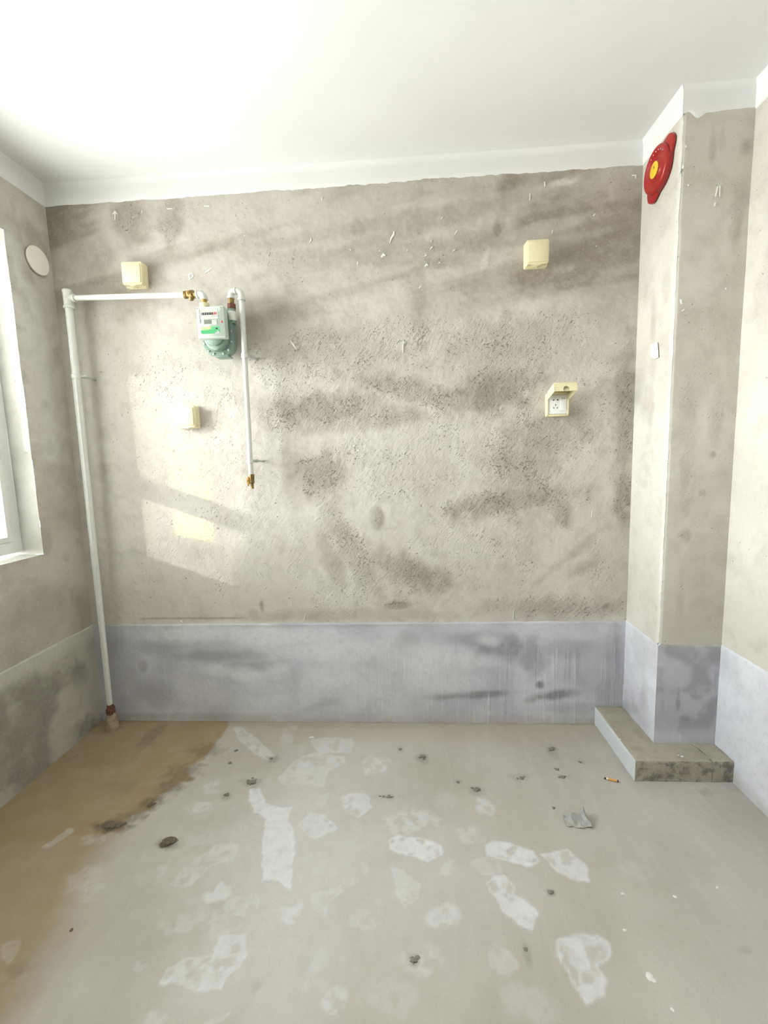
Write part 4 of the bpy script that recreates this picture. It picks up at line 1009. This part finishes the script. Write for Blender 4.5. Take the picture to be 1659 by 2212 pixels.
# ---- dripped white paint marks (parts of the wall they are on)
def fleck(parent, pts, wd, plane=(1, 0.0), off=.0032):
    ax, val = plane; bm = bmesh.new(); P = [at(x, y, ax, val) for x, y in pts]
    nrm = Vector((0, -1, 0)) if ax == 1 else Vector((-1, 0, 0))
    if len(P) == 1: P = [P[0], P[0] + Vector((0, 0, -.006))]
    L_, R_ = [], []
    for i, p in enumerate(P):
        d = (P[min(i + 1, len(P) - 1)] - P[max(i - 1, 0)]).normalized(); s_ = d.cross(nrm).normalized()
        w_ = wd * (1.0 if 0 < i < len(P) - 1 else .55) * rng.uniform(.8, 1.25) / 2
        L_.append((p + s_ * w_, p + s_ * w_ + nrm * off)); R_.append((p - s_ * w_, p - s_ * w_ + nrm * off))
    vl_ = [(bm.verts.new(a), bm.verts.new(b)) for a, b in L_]; vr_ = [(bm.verts.new(a), bm.verts.new(b)) for a, b in R_]
    for i in range(len(P) - 1):
        bm.faces.new((vl_[i][1], vl_[i + 1][1], vr_[i + 1][1], vr_[i][1])); bm.faces.new((vl_[i][0], vl_[i + 1][0], vl_[i + 1][1], vl_[i][1])); bm.faces.new((vr_[i][0], vr_[i + 1][0], vr_[i + 1][1], vr_[i][1]))
    for i in (0, -1): bm.faces.new((vl_[i][0], vl_[i][1], vr_[i][1], vr_[i][0]))
    return obj('paint_fleck', bm, M_FLECK, parent, smooth=0)
for pts, wd in [([(249, 477), (249, 459)], .008), ([(244, 464), (249, 457), (254, 464)], .007), ([(307, 461), (307, 454)], .005), ([(361, 452), (373, 451)], .007), ([(441, 446), (453, 446)], .006), ([(696, 427), (695, 434)], .006),
                ([(411, 606), (408, 594), (414, 591), (418, 597), (412, 603)], .007), ([(443, 590), (449, 586), (456, 581)], .006), ([(669, 525), (672, 519), (671, 515)], .005),
                ([(628, 736), (634, 746), (640, 754)], .005), ([(756, 538), (758, 542)], .007), ([(772, 572), (773, 566)], .009), ([(842, 526), (845, 515), (850, 507), (851, 500)], .007),
                ([(824, 556), (828, 550), (832, 553)], .012), ([(821, 544), (820, 541)], .007), ([(918, 576), (921, 571), (924, 575)], .012), ([(917, 554), (922, 551)], .007), ([(930, 538), (934, 533)], .009), ([(931, 524), (932, 519)], .006),
                ([(947, 570), (951, 567)], .007), ([(982, 507), (988, 498)], .006), ([(953, 474), (956, 469)], .005), ([(978, 543), (983, 539)], .006), ([(1176, 393), (1177, 404)], .007), ([(1145, 418), (1144, 433)], .006),
                ([(1192, 504), (1193, 498)], .005), ([(1281, 467), (1285, 462)], .006), ([(1287, 531), (1288, 533)], .006), ([(1364, 380), (1373, 379), (1373, 386)], .006), ([(905, 623), (909, 618)], .009),
                ([(870, 762), (870, 746), (873, 738), (876, 743)], .006), ([(1279, 1102), (1277, 1118)], .004), ([(660, 1324), (657, 1340)], .005), ([(630, 1298), (628, 1308)], .004), ([(1109, 1316), (1108, 1338)], .004), ([(560, 1236), (566, 1246)], .004),
                ([(390, 1340), (394, 1344)], .007), ([(880, 540), (879, 543)], .006), ([(528, 508), (529, 511)], .007)]:
    fleck(wall_back, pts, wd)
for pts, wd in [([(1545, 425), (1550, 404), (1554, 402), (1554, 425)], .005), ([(1543, 446), (1545, 438)], .006), ([(1481, 315), (1482, 319)], .005), ([(1486, 399), (1487, 402)], .005), ([(1470, 647), (1472, 657)], .009), ([(1473, 672), (1478, 668)], .006), ([(1566, 623), (1568, 624)], .007)]:
    fleck(pillar, pts, wd, (1, -DC))
for pts, wd in [([(1469, 374), (1470, 366)], .010), ([(1477, 358), (1476, 364)], .008)]:
    fleck(pillar, pts, wd, (0, W))

# ================================================================== LITTER ON THE FLOOR
def clod_bm(r, seed, flat=.6, n=2, rough=.35):
    bm = bmesh.new(); bmesh.ops.create_icosphere(bm, subdivisions=n, radius=1)
    q = random.Random(seed); ph = [q.uniform(0, 6.28) for _ in range(6)]
    for v in bm.verts:
        c = v.co
        k = 1 + rough * (.5 * math.sin(3.1 * c.x + ph[0]) * math.cos(2.7 * c.y + ph[1]) + .3 * math.sin(5.3 * c.z + 4.1 * c.x + ph[2]) + .3 * math.sin(6.7 * c.y + ph[3])) + q.uniform(-.12, .12) * rough * 2
        v.co = Vector((c.x * r * k, c.y * r * k * .85, max(c.z * r * k * flat, -r * flat * .45)))
    for v in bm.verts: v.co.z += r * flat * .45
    return bm
def lump(name, px, py, r, mat, label, cat, group=None, flat=.6, seed=0, bits=None, z=0.0, n=2):
    p = at(px, py, 2, z + r * flat * .3); p.z = z - .0008
    flat = flat * .72
    bm = clod_bm(r, seed or int(px * 7 + py), flat, n, .5)
    if bits:
        for (dx, dy, rr_) in bits:
            b2 = clod_bm(rr_, int(dx * 999 + px), flat, 1)
            me = bpy.data.meshes.new('t'); b2.to_mesh(me); b2.free(); k0 = len(bm.verts); bm.from_mesh(me); bpy.data.meshes.remove(me)
            bm.verts.ensure_lookup_table()
            for v in bm.verts[k0:]: v.co += Vector((dx, dy, 0))
    return tag(obj(name, bm, mat, None, p, smooth=55), label, cat, group)
lump('mud_clod', 363, 1818, .024, M_CLOD, 'dark brown mud clod standing alone on pale floor, near the damp streak tip', 'clod', 'mud clods', .7, bits=[(-.018, -.008, .012), (.016, .006, .011)])
lump('mud_clod', 238, 1784, .026, M_CLOD, 'largest dark mud heap at the near tip of the damp dark streak', 'clod', 'mud clods', .35, bits=[(.03, .008, .018), (-.028, .002, .014), (.05, .012, .012)])
lump('mud_clod', 325, 1738, .014, M_CLOD, 'small dark mud lump inside the damp streak on the left floor', 'clod', 'mud clods', .45, bits=[(.016, .006, .009)])
lump('mortar_crumb', 543, 1690, .018, M_CLODG, 'grey mortar crumb just beyond the top of the long white smear', 'clod', 'mortar crumbs', .5, bits=[(-.018, .012, .009), (.014, .02, .006), (-.005, .028, .007)])
lump('mortar_crumb', 489, 1717, .011, M_CLODG, 'small grey mortar crumb between the damp streak and the long white smear', 'clod', 'mortar crumbs', .6)
lump('mortar_crumb', 586, 1638, .009, M_CLODG, 'dark crumb at the lower end of the slanting white smear near the back wall', 'clod', 'mortar crumbs', .5)
lump('mortar_crumb', 510, 1621, .009, M_CLODG, 'dark crumb left of the slanting white smear near the back wall', 'clod', 'mortar crumbs', .5)
lump('mortar_crumb', 497, 1648, .010, M_CLODG, 'flat dark crumb midway between the back wall and the brown streak', 'clod', 'mortar crumbs', .35)
lump('mortar_crumb', 914, 1634, .012, M_CLODG, 'pair of grey crumbs on the middle floor close to the back wall', 'clod', 'mortar crumbs', .6, bits=[(-.016, -.006, .008), (.004, -.016, .007)])
lump('mortar_crumb', 865, 1618, .008, M_CLODG, 'small grey crumb nearest the middle of the back wall', 'clod', 'mortar crumbs', .5)
lump('mortar_crumb', 1192, 1618, .014, M_CLODG, 'grey crumb on the floor near the back wall, left of the curb', 'clod', 'mortar crumbs', .55, bits=[(-.012, -.012, .008), (.01, .012, .008)])
lump('mortar_crumb', 1253, 1646, .008, M_CLODG, 'small grey crumb beside the white side of the curb', 'clod', 'mortar crumbs', .6)
lump('mortar_crumb', 1204, 1662, .010, M_CLODG, 'grey crumb left of the cigarette butt, upper one', 'clod', 'mortar crumbs', .5, bits=[(-.008, .006, .006)])
lump('mortar_crumb', 1216, 1678, .012, M_CLODG, 'flat grey crumb left of the cigarette butt, lower one', 'clod', 'mortar crumbs', .3, bits=[(-.014, -.002, .008)])
lump('mortar_crumb', 1127, 1681, .012, M_CLODG, 'long grey crumb on the middle right floor', 'clod', 'mortar crumbs', .4, bits=[(-.018, -.002, .007), (.014, .010, .007)])
lump('mortar_crumb', 989, 1689, .009, M_CLODG, 'small dark crumb at the centre of the floor', 'clod', 'mortar crumbs', .45)
lump('mortar_crumb', 1029, 1705, .014, M_CLODG, 'flat grey crumb with dust round it at the centre right of the floor', 'clod', 'mortar crumbs', .4, bits=[(-.018, .01, .007), (.016, -.004, .006)])
lump('mortar_crumb', 840, 1721, .011, M_CLODG, 'long dark crumb right of the mottled white print', 'clod', 'mortar crumbs', .4, bits=[(-.022, .002, .008), (-.038, .003, .006), (.016, 0, .006)])
lump('mortar_crumb', 1196, 1745, .007, M_CLODG, 'small grey crumb left of the crumpled paper scrap', 'clod', 'mortar crumbs', .5)
lump('mortar_crumb', 1190, 1927, .009, M_CLODG, 'round dark crumb right of the long white shoe print', 'clod', 'mortar crumbs', .5)
lump('mortar_crumb', 893, 2074, .010, M_CLODG, 'dark crumb in the near middle floor within a pale dust halo', 'clod', 'mortar crumbs', .5, bits=[(.012, .008, .007)])
lump('mortar_crumb', 154, 2009, .006, M_CLOD, 'tiny dark crumb on the near left floor', 'clod', 'mortar crumbs', .5)
lump('mortar_crumb', 1136, 2050, .008, M_CLODG, 'small dark crumb at the head of a dark smear on the near floor', 'clod', 'mortar crumbs', .4)
lump('mortar_crumb', 1416, 1602, .006, M_CLODG, 'tiny dark crumb on the curb at the front corner of the pillar', 'clod', 'mortar crumbs', .6, z=HS)
lump('plaster_chip', 1402, 2108, .011, M_CHIP, 'largest white plaster chip on the near right floor', 'chip', 'white plaster chips', .45, bits=[(.008, -.010, .008)], n=1)
lump('plaster_chip', 1458, 1937, .007, M_CHIP, 'white plaster chip on the right floor, left of two', 'chip', 'white plaster chips', .5, n=1)
lump('plaster_chip', 1550, 1917, .007, M_CHIP, 'white plaster chip on the right floor nearest the right wall', 'chip', 'white plaster chips', .5, n=1)
lump('plaster_chip', 1350, 2009, .007, M_CHIP, 'white plaster chip on the near right floor above the big chip', 'chip', 'white plaster chips', .5, n=1)
lump('plaster_chip', 1452, 2181, .006, M_CHIP, 'white plaster chip at the near right edge of the floor', 'chip', 'white plaster chips', .5, n=1)
lump('plaster_chip', 1466, 1632, .006, M_CHIP, 'left white chip of the pair on the curb front', 'chip', 'white plaster chips', .5, z=HS, n=1)
lump('plaster_chip', 1474, 1634, .006, M_CHIP, 'right white chip of the pair on the curb front', 'chip', 'white plaster chips', .5, z=HS, n=1)
lump('plaster_chip', 1340, 1597, .006, M_CHIP, 'white chip on the left arm of the curb', 'chip', 'white plaster chips', .5, z=HS, n=1)
lump('plaster_chip', 1252, 1560, .007, M_CHIP, 'white chip at the foot of the back wall beside the curb', 'chip', 'white plaster chips', .5, n=1)
lump('plaster_chip', 1188, 1564, .005, M_CHIP, 'white chip at the foot of the back wall, second from the curb', 'chip', 'white plaster chips', .5, n=1)
lump('plaster_chip', 675, 1592, .009, M_CHIP, 'white chip on the floor near the middle of the back wall', 'chip', 'white plaster chips', .5, n=1, bits=[(-.01, -.004, .006)])
lump('plaster_chip', 1345, 1930, .006, M_CHIP, 'white chip left of the pair of chips on the right floor', 'chip', 'white plaster chips', .5, n=1)

# ---- crumpled paper scrap
p = at(1248, 1775, 2, 0.0)
bm = bmesh.new(); q = random.Random(5); gx, gy = 9, 7
prof = [[0] * gx for _ in range(gy)]
for j in range(gy):
    for i in range(gx):
        u, v = i / (gx - 1), j / (gy - 1)
        x = (u - .5) * .095; y = (v - .5) * .062
        ridge = .026 * math.exp(-((u - .80 + .1 * (v - .5)) / .10) ** 2) + .020 * math.exp(-((v - .70 - .3 * (u - .4)) / .16) ** 2) * (u < .85) + .012 * math.exp(-((u - .25) / .12) ** 2) * v
        edge = min(u, 1 - u, v, 1 - v) * 4
        z = ridge * min(1, .35 + edge) + q.uniform(0, .005)
        prof[j][i] = bm.verts.new((x + q.uniform(-.006, .006), y + q.uniform(-.005, .005), max(z, .0004)))
for j in range(gy - 1):
    for i in range(gx - 1): bm.faces.new((prof[j][i], prof[j][i + 1], prof[j + 1][i + 1], prof[j + 1][i]))
bmesh.ops.triangulate(bm, faces=bm.faces)
bmesh.ops.solidify(bm, geom=bm.faces[:], thickness=.0012)
sc = obj('paper_scrap', bm, M_SCRAP, None, (p.x, p.y, .0015), smooth=18)
tag(sc, 'crumpled pale grey paper scrap casting a dark shadow on the right floor', 'paper scrap')

# ---- cigarette butt
pa = at(1305, 1681, 2, .004); pb = at(1336, 1688, 2, .004)
d = (pb - pa); d.z = 0; Lb = d.length; d.normalize()
cig = thing('cigarette_butt', 'cigarette butt with an orange filter lying left of the curb corner', 'cigarette', ((pa.x + pb.x) / 2, (pa.y + pb.y) / 2, 0))
mid = Vector(((pa.x + pb.x) / 2, (pa.y + pb.y) / 2, 0))
def seg(nm, t0, t1, r0, r1, mat):
    bm = bmesh.new(); A = Vector((pa.x, pa.y, 0)) + d * Lb * t0 - mid; B_ = Vector((pa.x, pa.y, 0)) + d * Lb * t1 - mid
    A.z = .0048; B_.z = .0048
    tube(bm, [A, A + (B_ - A) * .5, B_], [r0, (r0 + r1) / 2, r1], 12); return obj(nm, bm, mat, cig)
seg('ash_tip', 0, .14, .0030, .0042, M_ASH)['label'] = 'burnt black tip'
seg('paper_stub', .14, .27, .0045, .0046, M_PAPER)
seg('filter', .27, .90, .0047, .0047, M_ORANGE)['label'] = 'orange filter'
seg('filter_end', .90, 1.0, .0044, .0042, M_ASH)
